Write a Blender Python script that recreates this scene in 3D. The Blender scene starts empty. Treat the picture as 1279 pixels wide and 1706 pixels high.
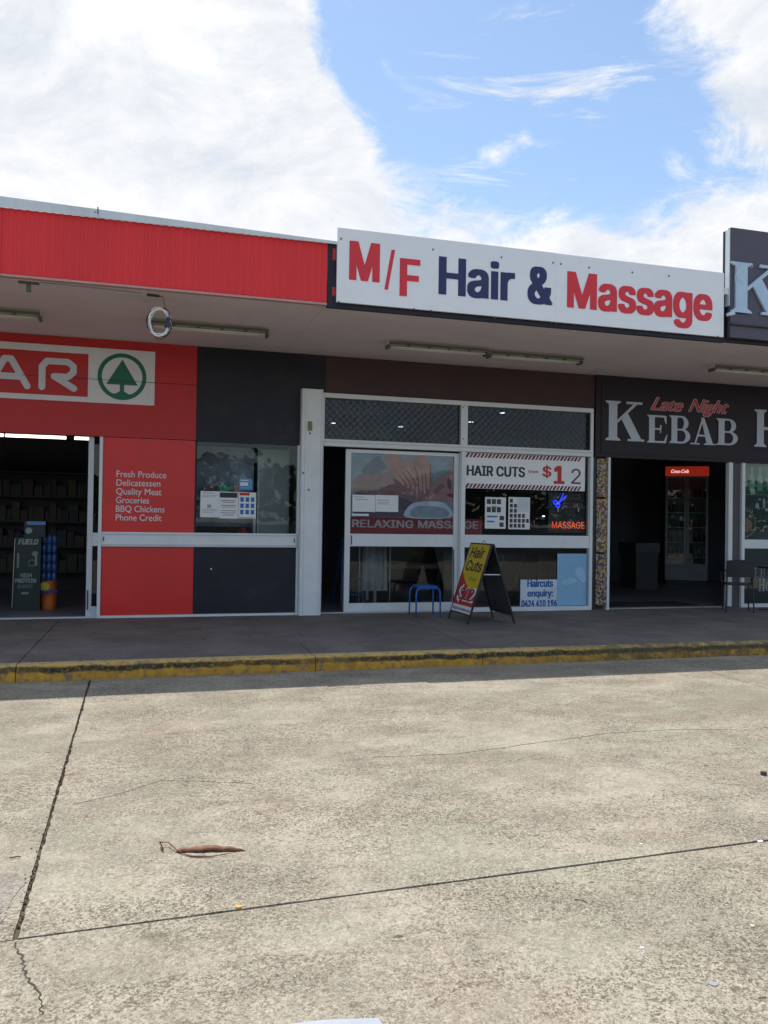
import bpy, bmesh, math, random
from mathutils import Vector, Matrix
from mathutils import noise as mnoise
from mathutils.geometry import delaunay_2d_cdt
random.seed(7)
S = bpy.context.scene
COL = S.collection
V3 = Vector

# ------------------------------------------------------------------ camera
F_PX, W_PX, H_PX, CAM_H = 1393.83, 1279.0, 1706.0, 1.5
ROT = Matrix(((0.95898087, -0.01502035, -0.28307258),      # rows: camera right, down, forward
              (0.0178868, 0.99981156, 0.0075443),          # columns: world x, down, depth
              (0.28290592, -0.0122981, 0.95906882)))
def wv(r): return V3((r[0], r[2], -r[1]))
right, down, fwd = wv(ROT[0]), wv(ROT[1]), wv(ROT[2])
cam = bpy.data.cameras.new('camera'); camo = bpy.data.objects.new('camera', cam); COL.objects.link(camo)
m = Matrix((right, -down, -fwd)).transposed().to_4x4(); m.translation = V3((0, 0, CAM_H))
camo.matrix_world = m
cam.sensor_fit = 'HORIZONTAL'; cam.sensor_width = 36; cam.lens = 36*F_PX/W_PX
cam.clip_start = .05; cam.clip_end = 3000
S.camera = camo
def ray(px, py):
    return right*(px-639.5) + down*(py-853) + fwd*F_PX
def at(px, py, Y):                       # point of the plane y = Y seen at a pixel of the photograph
    d = ray(px, py); return V3((0, 0, CAM_H)) + d*(Y/d.y)
def onz(px, py, Z=0.0):                  # same for a horizontal plane
    d = ray(px, py); return V3((0, 0, CAM_H)) + d*((Z-CAM_H)/d.z)

# ------------------------------------------------------------------ view, sun, sky
S.view_settings.view_transform = 'Standard'; S.view_settings.look = 'None'
S.view_settings.exposure = 0.55; S.view_settings.gamma = 1; S.view_settings.use_curve_mapping = False
SUN = V3((-.12, .345, 1.0)).normalized()
sl = bpy.data.lights.new('sun', 'SUN'); sl.energy = 3.0; sl.angle = math.radians(.53); sl.color = (1, .96, .9)
so = bpy.data.objects.new('sun', sl); COL.objects.link(so); so.rotation_euler = SUN.to_track_quat('Z', 'Y').to_euler()
wd = bpy.data.worlds.new('World'); S.world = wd; wd.use_nodes = True
nt = wd.node_tree; N = nt.nodes; L = nt.links; N.clear()
def nd(tree, t, **k):
    n = tree.nodes.new(t)
    for a, b in k.items(): setattr(n, a, b)
    return n
wo = nd(nt, 'ShaderNodeOutputWorld'); bg = nd(nt, 'ShaderNodeBackground'); bg.inputs[1].default_value = .1
L.new(bg.outputs[0], wo.inputs[0])
sky = nd(nt, 'ShaderNodeTexSky', sky_type='NISHITA', sun_disc=False)
sky.sun_elevation = math.asin(SUN.z); sky.sun_rotation = math.atan2(SUN.x, SUN.y)
sky.altitude = 50; sky.air_density = 1.0; sky.dust_density = .6; sky.ozone_density = 1.2
tc = nd(nt, 'ShaderNodeTexCoord')
def wmath(op, a, b=None, c=None, clamp=False):
    n = nd(nt, 'ShaderNodeMath', operation=op, use_clamp=clamp)
    for i, v in enumerate((a, b, c)):
        if v is None: continue
        if isinstance(v, (int, float)): n.inputs[i].default_value = v
        else: L.new(v, n.inputs[i])
    return n.outputs[0]
def wnoise(vec, scale, detail, rough, dist=0.0):
    n = nd(nt, 'ShaderNodeTexNoise'); n.inputs['Scale'].default_value = scale; n.inputs['Detail'].default_value = detail
    n.inputs['Roughness'].default_value = rough; n.inputs['Distortion'].default_value = dist
    L.new(vec, n.inputs['Vector']); return n.outputs[0]
mp = nd(nt, 'ShaderNodeMapping'); mp.inputs['Scale'].default_value = (1, 1, 1.7); mp.inputs['Location'].default_value = (3.1, 1.7, .4)
mp.inputs['Rotation'].default_value = (0, math.radians(14), 0)
L.new(tc.outputs['Generated'], mp.inputs[0])
def blob(px, py, r_in, r_out, w):
    d = ray(px, py).normalized()
    v = nd(nt, 'ShaderNodeVectorMath', operation='DOT_PRODUCT'); v.inputs[1].default_value = d
    L.new(tc.outputs['Generated'], v.inputs[0])
    mr = nd(nt, 'ShaderNodeMapRange', interpolation_type='SMOOTHSTEP')
    mr.inputs['From Min'].default_value = math.cos(math.atan(r_out/F_PX)); mr.inputs['From Max'].default_value = math.cos(math.atan(r_in/F_PX))
    mr.inputs['To Max'].default_value = w; L.new(v.outputs['Value'], mr.inputs['Value']); return mr.outputs[0]
tot = 0.0
for b in [(-150, 60, 260, 760, .80), (230, 260, 150, 470, .62), (450, 330, 20, 230, .30), (1215, 50, 30, 190, .42), (1245, 200, 10, 90, .22), (1290, 400, 60, 230, .42),
          (870, 480, 60, 320, .27), (1090, 470, 60, 250, .22), (665, 105, 3, 60, .52), (830, 228, 3, 60, .50), (905, 214, 3, 45, .45), (1015, 184, 2, 40, .42), (745, 75, 60, 340, -.52), (960, 150, 40, 260, -.38), (1110, 240, 30, 190, -.36), (1240, 255, 10, 100, -.25), (600, 60, 20, 130, -.25), (420, 60, 5, 70, -.30)]:
    o = blob(*b); tot = o if isinstance(tot, float) else wmath('ADD', tot, o)
n1 = wnoise(mp.outputs[0], 3.6, 14, .66, .45); n2 = wnoise(mp.outputs[0], 13, 12, .72, .9)
fld = wmath('ADD', wmath('MULTIPLY', n1, 1.45), wmath('MULTIPLY', n2, .95))
fld = wmath('ADD', fld, tot)
den = nd(nt, 'ShaderNodeMapRange', interpolation_type='SMOOTHSTEP'); den.inputs['From Min'].default_value = 1.08; den.inputs['From Max'].default_value = 1.48
L.new(fld, den.inputs['Value'])
n3 = wnoise(mp.outputs[0], 4.5, 12, .68, .5)
cr = nd(nt, 'ShaderNodeValToRGB'); cr.color_ramp.elements[0].position = .33; cr.color_ramp.elements[0].color = (4.9, 5.3, 5.9, 1)
cr.color_ramp.elements[1].position = .58; cr.color_ramp.elements[1].color = (7.2, 7.2, 7.2, 1)
L.new(n3, cr.inputs[0])
mp4 = nd(nt, 'ShaderNodeMapping'); mp4.inputs['Rotation'].default_value = (0, math.radians(24), math.radians(10)); mp4.inputs['Scale'].default_value = (1, 1, 5.5)
L.new(tc.outputs['Generated'], mp4.inputs[0])
n4 = wnoise(mp4.outputs[0], 5.5, 12, .68, .5)
ws = nd(nt, 'ShaderNodeMapRange', interpolation_type='SMOOTHSTEP'); ws.inputs['From Min'].default_value = .52; ws.inputs['From Max'].default_value = .70
L.new(n4, ws.inputs['Value'])
wm_ = wmath('ADD', blob(980, 300, 120, 330, .85), .12, clamp=True)
den_o = wmath('MAXIMUM', den.outputs[0], wmath('MULTIPLY', ws.outputs[0], wm_))
boost = nd(nt, 'ShaderNodeMix', data_type='RGBA', blend_type='MULTIPLY'); boost.inputs[0].default_value = 1
L.new(sky.outputs[0], boost.inputs[6]); boost.inputs[7].default_value = (1.42, 1.42, 1.36, 1)
SKYBOOST = boost
mx = nd(nt, 'ShaderNodeMix', data_type='RGBA')
L.new(den_o, mx.inputs[0]); L.new(boost.outputs[2], mx.inputs[6]); L.new(cr.outputs[0], mx.inputs[7]); L.new(mx.outputs[2], bg.inputs[0])

# ------------------------------------------------------------------ materials
MATS = {}
def srgb(r, g, b):
    f = lambda c: (c/255/12.92) if c/255 <= .04045 else ((c/255+.055)/1.055)**2.4
    return (f(r), f(g), f(b))
def M(name, col=None, rough=.55, var=.1, scale=5.0, bump=0.0, metal=0.0, spec=.5, dirt=0.0, emit=0.0, streak=False):
    if name in MATS: return MATS[name]
    mt = bpy.data.materials.new(name); mt.use_nodes = True; t = mt.node_tree; b = t.nodes['Principled BSDF']
    b.inputs['Roughness'].default_value = rough; b.inputs['Metallic'].default_value = metal
    b.inputs['Specular IOR Level'].default_value = spec
    g = nd(t, 'ShaderNodeNewGeometry'); mpn = nd(t, 'ShaderNodeMapping'); t.links.new(g.outputs['Position'], mpn.inputs[0])
    if streak: mpn.inputs['Scale'].default_value = (1, 1, .12)
    n = nd(t, 'ShaderNodeTexNoise'); n.inputs['Scale'].default_value = scale; n.inputs['Detail'].default_value = 8; n.inputs['Roughness'].default_value = .65
    t.links.new(mpn.outputs[0], n.inputs['Vector'])
    r = nd(t, 'ShaderNodeValToRGB'); r.color_ramp.elements[0].position = .3; r.color_ramp.elements[1].position = .7
    r.color_ramp.elements[0].color = (*[c*(1-var) for c in col], 1); r.color_ramp.elements[1].color = (*[min(1, c*(1+var)) for c in col], 1)
    t.links.new(n.outputs[0], r.inputs[0]); out = r.outputs[0]
    if dirt:
        n2 = nd(t, 'ShaderNodeTexNoise'); n2.inputs['Scale'].default_value = scale*2.3; n2.inputs['Detail'].default_value = 10; n2.inputs['Roughness'].default_value = .75
        t.links.new(mpn.outputs[0], n2.inputs['Vector'])
        mr = nd(t, 'ShaderNodeMapRange'); mr.inputs['From Min'].default_value = .52; mr.inputs['From Max'].default_value = .72; mr.inputs['To Max'].default_value = dirt
        t.links.new(n2.outputs[0], mr.inputs[0])
        mi = nd(t, 'ShaderNodeMix', data_type='RGBA'); t.links.new(mr.outputs[0], mi.inputs[0]); t.links.new(out, mi.inputs[6])
        mi.inputs[7].default_value = (.09, .08, .065, 1); out = mi.outputs[2]
    t.links.new(out, b.inputs['Base Color'])
    rr = nd(t, 'ShaderNodeMapRange'); rr.inputs['To Min'].default_value = max(.02, rough-.12); rr.inputs['To Max'].default_value = min(1, rough+.12)
    t.links.new(n.outputs[0], rr.inputs[0]); t.links.new(rr.outputs[0], b.inputs['Roughness'])
    if bump:
        bp = nd(t, 'ShaderNodeBump'); bp.inputs['Strength'].default_value = bump; bp.inputs['Distance'].default_value = .004
        n4 = nd(t, 'ShaderNodeTexNoise'); n4.inputs['Scale'].default_value = scale*12; n4.inputs['Detail'].default_value = 4
        t.links.new(g.outputs['Position'], n4.inputs['Vector']); t.links.new(n4.outputs[0], bp.inputs['Height']); t.links.new(bp.outputs[0], b.inputs['Normal'])
    if emit:
        b.inputs['Emission Color'].default_value = (*col, 1); b.inputs['Emission Strength'].default_value = emit
    MATS[name] = mt; return mt
def glass_mat(name, tint=(.9, .94, .95), ior=1.5):
    mt = bpy.data.materials.new(name); mt.use_nodes = True; t = mt.node_tree; t.nodes.clear()
    o = nd(t, 'ShaderNodeOutputMaterial'); tr = nd(t, 'ShaderNodeBsdfTransparent'); gl = nd(t, 'ShaderNodeBsdfGlossy'); fr = nd(t, 'ShaderNodeFresnel')
    tr.inputs[0].default_value = (*tint, 1); gl.inputs['Roughness'].default_value = .015; fr.inputs[0].default_value = ior
    n = nd(t, 'ShaderNodeTexNoise'); n.inputs['Scale'].default_value = 2.2; bp = nd(t, 'ShaderNodeBump'); bp.inputs['Strength'].default_value = .03; bp.inputs['Distance'].default_value = .02
    g = nd(t, 'ShaderNodeNewGeometry'); t.links.new(g.outputs['Position'], n.inputs['Vector']); t.links.new(n.outputs[0], bp.inputs['Height']); t.links.new(bp.outputs[0], gl.inputs['Normal'])
    mi = nd(t, 'ShaderNodeMixShader')
    t.links.new(fr.outputs[0], mi.inputs[0]); t.links.new(tr.outputs[0], mi.inputs[1]); t.links.new(gl.outputs[0], mi.inputs[2]); t.links.new(mi.outputs[0], o.inputs[0])
    MATS[name] = mt; return mt
glass = glass_mat('window glass', ior=1.38); glass_dark = glass_mat('tinted glass', (.5, .53, .58), 1.5)

def concrete(name, base, dark, speck=1.0, stain=.5, green=.3, bump=.6, patch=.35):
    mt = bpy.data.materials.new(name); mt.use_nodes = True; t = mt.node_tree; b = t.nodes['Principled BSDF']
    b.inputs['Roughness'].default_value = .9; b.inputs['Specular IOR Level'].default_value = .25
    g = nd(t, 'ShaderNodeNewGeometry'); P = g.outputs['Position']
    def no(sc, de, ro, vec=P, dist=0.):
        n = nd(t, 'ShaderNodeTexNoise'); n.inputs['Scale'].default_value = sc; n.inputs['Detail'].default_value = de; n.inputs['Roughness'].default_value = ro
        n.inputs['Distortion'].default_value = dist; t.links.new(vec, n.inputs['Vector']); return n.outputs[0]
    def mr(v, a, b_, c, d):
        n = nd(t, 'ShaderNodeMapRange', interpolation_type='SMOOTHSTEP')
        for i, x in zip((1, 2, 3, 4), (a, b_, c, d)): n.inputs[i].default_value = x
        t.links.new(v, n.inputs[0]); return n.outputs[0]
    def mix(f, a, c, mode='MIX'):
        n = nd(t, 'ShaderNodeMix', data_type='RGBA', blend_type=mode)
        for i, v in ((0, f), (6, a), (7, c)):
            if isinstance(v, (int, float)): n.inputs[i].default_value = v
            elif isinstance(v, tuple): n.inputs[i].default_value = (*v, 1)
            else: t.links.new(v, n.inputs[i])
        return n.outputs[2]
    def mu(a, b_):
        n = nd(t, 'ShaderNodeMath', operation='MULTIPLY'); t.links.new(a, n.inputs[0])
        if isinstance(b_, float): n.inputs[1].default_value = b_
        else: t.links.new(b_, n.inputs[1])
        return n.outputs[0]
    def vor(sc, amt=.35):
        n0 = nd(t, 'ShaderNodeTexNoise'); n0.inputs['Scale'].default_value = sc*.9; n0.inputs['Detail'].default_value = 2; t.links.new(P, n0.inputs['Vector'])
        va = nd(t, 'ShaderNodeVectorMath', operation='MULTIPLY_ADD'); t.links.new(n0.outputs['Color'], va.inputs[0]); va.inputs[1].default_value = (amt*2/sc,)*3; t.links.new(P, va.inputs[2])
        v = nd(t, 'ShaderNodeTexVoronoi', feature='F1'); v.inputs['Scale'].default_value = sc; t.links.new(va.outputs[0], v.inputs['Vector'])
        q = nd(t, 'ShaderNodeSeparateColor'); t.links.new(v.outputs['Color'], q.inputs[0]); return q.outputs[0], q.outputs[1], v.outputs['Distance']
    mp2 = nd(t, 'ShaderNodeMapping'); mp2.inputs['Scale'].default_value = (.45, 1, 1); t.links.new(P, mp2.inputs[0]); PS = mp2.outputs[0]   # marks drawn out along the road
    c = mix(mr(no(1.6, 12, .72), .40, .60, 0, 1), base, tuple(x*(1-patch) for x in base))
    c = mix(mr(no(.9, 10, .7, dist=.6), .50, .62, 0, green), c, (base[0]*.74, base[1]*.84, base[2]*.78))
    c = mix(mr(no(1.3, 10, .7, dist=.3), .52, .66, 0, green*.8), c, (base[0]*.98, base[1]*.84, base[2]*.82))
    wear = mr(no(1.4, 14, .78, vec=PS, dist=.4), .40, .58, .30, 1)
    r1, g1, d1 = vor(98); r2, g2, d2 = vor(210); r3, g3, d3 = vor(46)
    c = mix(mu(mu(mr(r3, .14, .17, 1, 0), wear), .45*speck), c, tuple(x*2.0 for x in dark))
    c = mix(mu(mu(mr(r1, .30, .34, 1, 0), wear), .62*speck), c, tuple(x*1.2 for x in dark))
    c = mix(mu(mr(g1, .78, .84, 0, 1), .26*speck), c, tuple(min(1, x*1.5) for x in base))
    c = mix(mu(mu(mr(r2, .30, .36, 1, 0), wear), .55*speck), c, dark)
    c = mix(mu(mr(g2, .76, .82, 0, 1), .30*speck), c, tuple(min(1, x*1.45) for x in base))
    # broad worn and oily patches
    c = mix(mr(no(.55, 9, .66, vec=PS, dist=.5), .50, .68, 0, .5*speck), c, (base[0]*.52, base[1]*.50, base[2]*.47))
    c = mix(mr(no(.38, 8, .62, dist=.9), .56, .72, 0, .45*speck), c, (base[0]*.62, base[1]*.55, base[2]*.50))
    # stains with a shape of their own, and scattered dark spots
    c = mix(mr(no(2.6, 14, .80, vec=PS, dist=.8), .55, .66, 0, stain), c, tuple(x*1.7 for x in dark))
    sp1 = mr(r1, .30, .34, 1, 0)
    for sc_, lo, hi in ((3.2, .03, .055), (7.5, .05, .085)):
        v_ = nd(t, 'ShaderNodeTexVoronoi', feature='F1'); v_.inputs['Scale'].default_value = sc_; t.links.new(PS, v_.inputs['Vector'])
        q_ = nd(t, 'ShaderNodeSeparateColor'); t.links.new(v_.outputs['Color'], q_.inputs[0])
        ad_ = nd(t, 'ShaderNodeMath', operation='MULTIPLY_ADD'); t.links.new(no(60, 4, .7), ad_.inputs[0]); ad_.inputs[1].default_value = .06; t.links.new(v_.outputs['Distance'], ad_.inputs[2])
        c = mix(mu(mr(ad_.outputs[0], lo+.02, hi+.02, .8, 0), mr(q_.outputs[2], .45, .5, 0, 1)), c, tuple(x*.8 for x in dark))
    t.links.new(c, b.inputs['Base Color'])
    bp = nd(t, 'ShaderNodeBump'); bp.inputs['Strength'].default_value = bump; bp.inputs['Distance'].default_value = .004
    ad = nd(t, 'ShaderNodeMath', operation='SUBTRACT'); t.links.new(no(40, 6, .7), ad.inputs[0]); t.links.new(mu(sp1, .6), ad.inputs[1])
    t.links.new(ad.outputs[0], bp.inputs['Height']); t.links.new(bp.outputs[0], b.inputs['Normal'])
    MATS[name] = mt; return mt
m_slab = concrete('car park concrete', (.415, .368, .285), (.080, .062, .042), 1.1, .48, .6)
m_slab2 = concrete('patched concrete', (.46, .43, .36), (.12, .10, .08), .55, .25, .3)
m_path = concrete('footpath concrete', (.235, .205, .180), (.06, .052, .045), .5, .6, .2, .4, .3)
m_earth = concrete('joint dirt', (.13, .10, .065), (.03, .03, .02), 1, .5, .4)
m_asph = concrete('asphalt', (.055, .055, .055), (.03, .03, .03), 1, .3, .1)

def kerb_material():
    mt = bpy.data.materials.new('worn yellow kerb paint'); mt.use_nodes = True; t = mt.node_tree; b = t.nodes['Principled BSDF']; b.inputs['Roughness'].default_value = .8
    g = nd(t, 'ShaderNodeNewGeometry'); sx = nd(t, 'ShaderNodeSeparateXYZ'); t.links.new(g.outputs['Position'], sx.inputs[0])
    def no(sc, de, ro, sz=1.):
        mp_ = nd(t, 'ShaderNodeMapping'); mp_.inputs['Scale'].default_value = (1, 1, sz); t.links.new(g.outputs['Position'], mp_.inputs[0])
        n = nd(t, 'ShaderNodeTexNoise'); n.inputs['Scale'].default_value = sc; n.inputs['Detail'].default_value = de; n.inputs['Roughness'].default_value = ro
        t.links.new(mp_.outputs[0], n.inputs['Vector']); return n.outputs[0]
    def ma(op, a, c):
        n = nd(t, 'ShaderNodeMath', operation=op)
        for i, v in enumerate((a, c)):
            if isinstance(v, float): n.inputs[i].default_value = v
            else: t.links.new(v, n.inputs[i])
        return n.outputs[0]
    def mr(v, a, b_, c, d):
        n = nd(t, 'ShaderNodeMapRange', interpolation_type='SMOOTHSTEP')
        for i, x in zip((1, 2, 3, 4), (a, b_, c, d)): n.inputs[i].default_value = x
        t.links.new(v, n.inputs[0]); return n.outputs[0]
    def mix(f, a, c):
        n = nd(t, 'ShaderNodeMix', data_type='RGBA')
        for i, v in ((0, f), (6, a), (7, c)):
            if isinstance(v, tuple): n.inputs[i].default_value = (*v, 1)
            else: t.links.new(v, n.inputs[i])
        return n.outputs[2]
    paint = mix(mr(no(9, 8, .7), .35, .65, 0, 1), (.64, .35, .035), (.44, .22, .03))
    paint = mix(mr(sx.outputs[2], .128, .146, 0, 1), paint, (.60, .43, .17))                    # paler, sun bleached top edge
    wear = mr(no(13, 10, .75), .50, .62, 0, .85); c = mix(wear, paint, (.16, .145, .12))
    band = ma('ADD', sx.outputs[2], ma('MULTIPLY', ma('SUBTRACT', no(3.5, 6, .7, .3), .5), .085))   # rubbed band of tyre marks and mould, ragged
    b1 = ma('MULTIPLY', mr(band, .062, .088, 0, 1), mr(band, .118, .136, 1, 0))
    lng = mr(no(.9, 5, .6, 0.), .30, .55, .55, 1)
    c = mix(ma('MULTIPLY', ma('MULTIPLY', b1, lng), mr(no(30, 6, .8), .34, .5, .25, 1)), c, (.028, .03, .018))
    far = mr(ma('ADD', sx.outputs[0], ma('MULTIPLY', no(2, 5, .6), 1.5)), 4.4, 6.2, 0, .72)          # more bare and mouldy to the right
    c = mix(ma('MULTIPLY', far, mr(no(8, 9, .75), .38, .56, 0, 1)), c, (.07, .068, .035))
    t.links.new(c, b.inputs['Base Color'])
    bp = nd(t, 'ShaderNodeBump'); bp.inputs['Strength'].default_value = .7; bp.inputs['Distance'].default_value = .006
    t.links.new(no(35, 6, .7), bp.inputs['Height']); t.links.new(bp.outputs[0], b.inputs['Normal']); return mt
m_kerb = kerb_material()

alu = M('white window frame', (.74, .78, .80), .38, .05, 3, dirt=.10)
alu2 = M('milky aluminium', (.60, .64, .68), .35, .06, 3, dirt=.12)
red = M('red panel', (.70, .024, .022), .36, .07, 1.5, dirt=.10)
redb = M('red painted board', (.52, .018, .020), .5, .10, 1.5, dirt=.16)
redcor = M('red corrugated steel', (.78, .045, .05), .6, .09, 2.0, spec=.3, dirt=.05, streak=True)
charc = M('charcoal panel', (.020, .020, .031), .5, .28, 1.2, spec=.3, dirt=.25)
maroon = M('faded maroon board', (.060, .030, .034), .7, .16, 2.5, dirt=.15)
kebabm = M('kebab black board', (.026, .020, .028), .5, .12, 2, spec=.3)
soff = M('soffit paint', (.72, .63, .65), .75, .06, 1.3, dirt=.10)
capm = M('white roof capping', (.68, .74, .78), .45, .06, 2, dirt=.2, streak=True)
signw = M('white sign sheet', (.86, .875, .90), .42, .03, 1.4, dirt=.03)
signred = M('sign red vinyl', (.72, .028, .045), .45, .05, 4)
navy = M('sign navy vinyl', (.020, .024, .11), .45, .05, 4)
black = M('black metal', (.018, .018, .02), .45, .1, 8)
blackboard = M('black plastic board', (.05, .05, .052), .5, .12, 6, dirt=.1)
steel = M('galvanised steel', (.35, .36, .37), .4, .1, 8, metal=.8)
screwm = M('screw head', (.12, .12, .13), .5, .1, 30)
white = M('white paint', (.78, .78, .78), .5, .05, 4)
paper = M('paper', (.78, .80, .82), .7, .03, 4)
ink = M('printed black', (.03, .03, .035), .6, .1, 20)
blueink = M('printed blue', (.03, .16, .45), .6, .1, 20)
redink = M('printed red', (.55, .03, .03), .6, .1, 20)
spgreen = M('logo green', (.01, .15, .09), .5, .08, 4)
spwhite = M('logo panel white', (.72, .72, .74), .5, .05, 4)
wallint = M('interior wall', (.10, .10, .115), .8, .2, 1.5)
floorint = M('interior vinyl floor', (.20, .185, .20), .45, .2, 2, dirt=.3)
lampbody = M('batten enamel', (.62, .62, .52), .5, .08, 5, dirt=.25)
lampdark = M('batten reflector', (.12, .125, .10), .5, .15, 6)
tubem = M('unlit fluorescent tube', (.66, .66, .60), .3, .05, 8)
blue = M('blue powder coat', (.02, .14, .52), .4, .08, 12)

# ------------------------------------------------------------------ geometry helpers
class MB:
    def __init__(s): s.v = []; s.f = []
    def box(s, x0, x1, y0, y1, z0, z1):
        b = len(s.v); s.v += [V3(p) for p in ((x0,y0,z0),(x1,y0,z0),(x1,y1,z0),(x0,y1,z0),(x0,y0,z1),(x1,y0,z1),(x1,y1,z1),(x0,y1,z1))]
        s.f += [tuple(b+i for i in q) for q in ((3,2,1,0),(4,5,6,7),(0,1,5,4),(1,2,6,5),(2,3,7,6),(3,0,4,7))]; return s
    def bar(s, a, b, w, d=None, up=V3((0,0,1))):        # rectangular bar from a to b
        a, b = V3(a), V3(b); d = d or w; t = (b-a).normalized(); u = t.cross(up)
        if u.length < 1e-3: u = t.cross(V3((0,1,0)))
        u.normalize(); n = u.cross(t); k = len(s.v)
        for p in (a, b):
            for i, j in ((-1,-1),(1,-1),(1,1),(-1,1)): s.v.append(p+u*(i*w/2)+n*(j*d/2))
        s.f += [tuple(k+i for i in q) for q in ((0,1,2,3),(7,6,5,4),(0,4,5,1),(1,5,6,2),(2,6,7,3),(3,7,4,0))]; return s
    def tube(s, pts, r, n=8, closed=False):
        pts = [V3(p) for p in pts]; k = len(s.v); m_ = len(pts); prev = None
        for i, p in enumerate(pts):
            if closed: t = (pts[(i+1) % m_]-pts[i-1]).normalized()
            else: t = (pts[min(i+1, m_-1)]-pts[max(i-1, 0)]).normalized()
            if prev is None:
                u = t.cross(V3((0,0,1)))
                if u.length < .05: u = t.cross(V3((0,1,0)))
            else: u = prev - t*prev.dot(t)
            u.normalize(); prev = u; w = t.cross(u); rr = r[i] if isinstance(r, (list, tuple)) else r
            for j in range(n):
                a = 2*math.pi*j/n; s.v.append(p+u*(math.cos(a)*rr)+w*(math.sin(a)*rr))
        for i in range(m_ if closed else m_-1):
            for j in range(n):
                a, b = i*n, ((i+1) % m_)*n; s.f.append((k+a+j, k+a+(j+1) % n, k+b+(j+1) % n, k+b+j))
        if not closed: s.f.append(tuple(k+j for j in range(n))[::-1]); s.f.append(tuple(k+(m_-1)*n+j for j in range(n)))
        return s
    def prism(s, pts, z0, z1):                          # polygon in x, y raised from z0 to z1
        k = len(s.v); n = len(pts); s.v += [V3((x, y, z0)) for x, y in pts]+[V3((x, y, z1)) for x, y in pts]
        s.f.append(tuple(k+i for i in range(n))[::-1]); s.f.append(tuple(k+n+i for i in range(n)))
        s.f += [(k+i, k+(i+1) % n, k+n+(i+1) % n, k+n+i) for i in range(n)]; return s
    def profile(s, pts, x0, x1):                        # polygon in y, z run along x
        k = len(s.v); n = len(pts); s.v += [V3((x0, y, z)) for y, z in pts]+[V3((x1, y, z)) for y, z in pts]
        s.f.append(tuple(k+i for i in range(n))); s.f.append(tuple(k+n+i for i in range(n))[::-1])
        s.f += [(k+i, k+n+i, k+n+(i+1) % n, k+(i+1) % n) for i in range(n)]; return s
    def build(s, name, mat, parent=None, bevel=0.0, smooth=False, **props):
        if parent is not None: o0 = V3(parent['_w'])
        else:
            xs = [p.x for p in s.v]; ys = [p.y for p in s.v]; zs = [p.z for p in s.v]
            o0 = V3(((min(xs)+max(xs))/2, (min(ys)+max(ys))/2, min(zs)))
        me = bpy.data.meshes.new(name); me.from_pydata([p-o0 for p in s.v], [], s.f); me.update()
        bm = bmesh.new(); bm.from_mesh(me); bmesh.ops.recalc_face_normals(bm, faces=bm.faces)
        if bevel:
            bmesh.ops.bevel(bm, geom=[e for e in bm.edges if e.is_manifold and e.calc_face_angle(0) > .5], offset=bevel, segments=2, profile=.6, affect='EDGES', clamp_overlap=True)
        bm.to_mesh(me); bm.free()
        if smooth:
            for p in me.polygons: p.use_smooth = True
        me.materials.append(mat); o = bpy.data.objects.new(name, me); COL.objects.link(o)
        o['_w'] = tuple(o0)
        if parent is not None: o.parent = parent        # parts keep identity offsets from their thing's base
        else: o.location = o0
        if parent is not None and parent.type == 'MESH': pass
        for a, b in props.items(): o[a] = b
        return o
def BX(*a): return MB().box(*a)
def thing(name, label, cat, loc, group=None):
    o = bpy.data.objects.new(name, None); COL.objects.link(o); o.location = loc; o['_w'] = tuple(loc); o.empty_display_size = .1
    o['label'] = label; o['category'] = cat
    if group: o['group'] = group
    return o
def tag(o, label, cat, group=None):
    o['label'] = label; o['category'] = cat
    if group: o['group'] = group
    return o
def struct(o): o['kind'] = 'structure'; return o
def stuff(o): o['kind'] = 'stuff'; return o
def kids(o): return [c for c in bpy.data.objects if c.parent == o]
def copy_tree(o, delta, parent=None, **props):
    c = o.copy(); COL.objects.link(c)
    if parent is None:
        c.location = o.location+V3(delta); c['_w'] = tuple(V3(o['_w'])+V3(delta))
    else: c.parent = parent
    for k in kids(o): copy_tree(k, delta, c)
    for a, b in props.items(): c[a] = b
    return c

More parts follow.
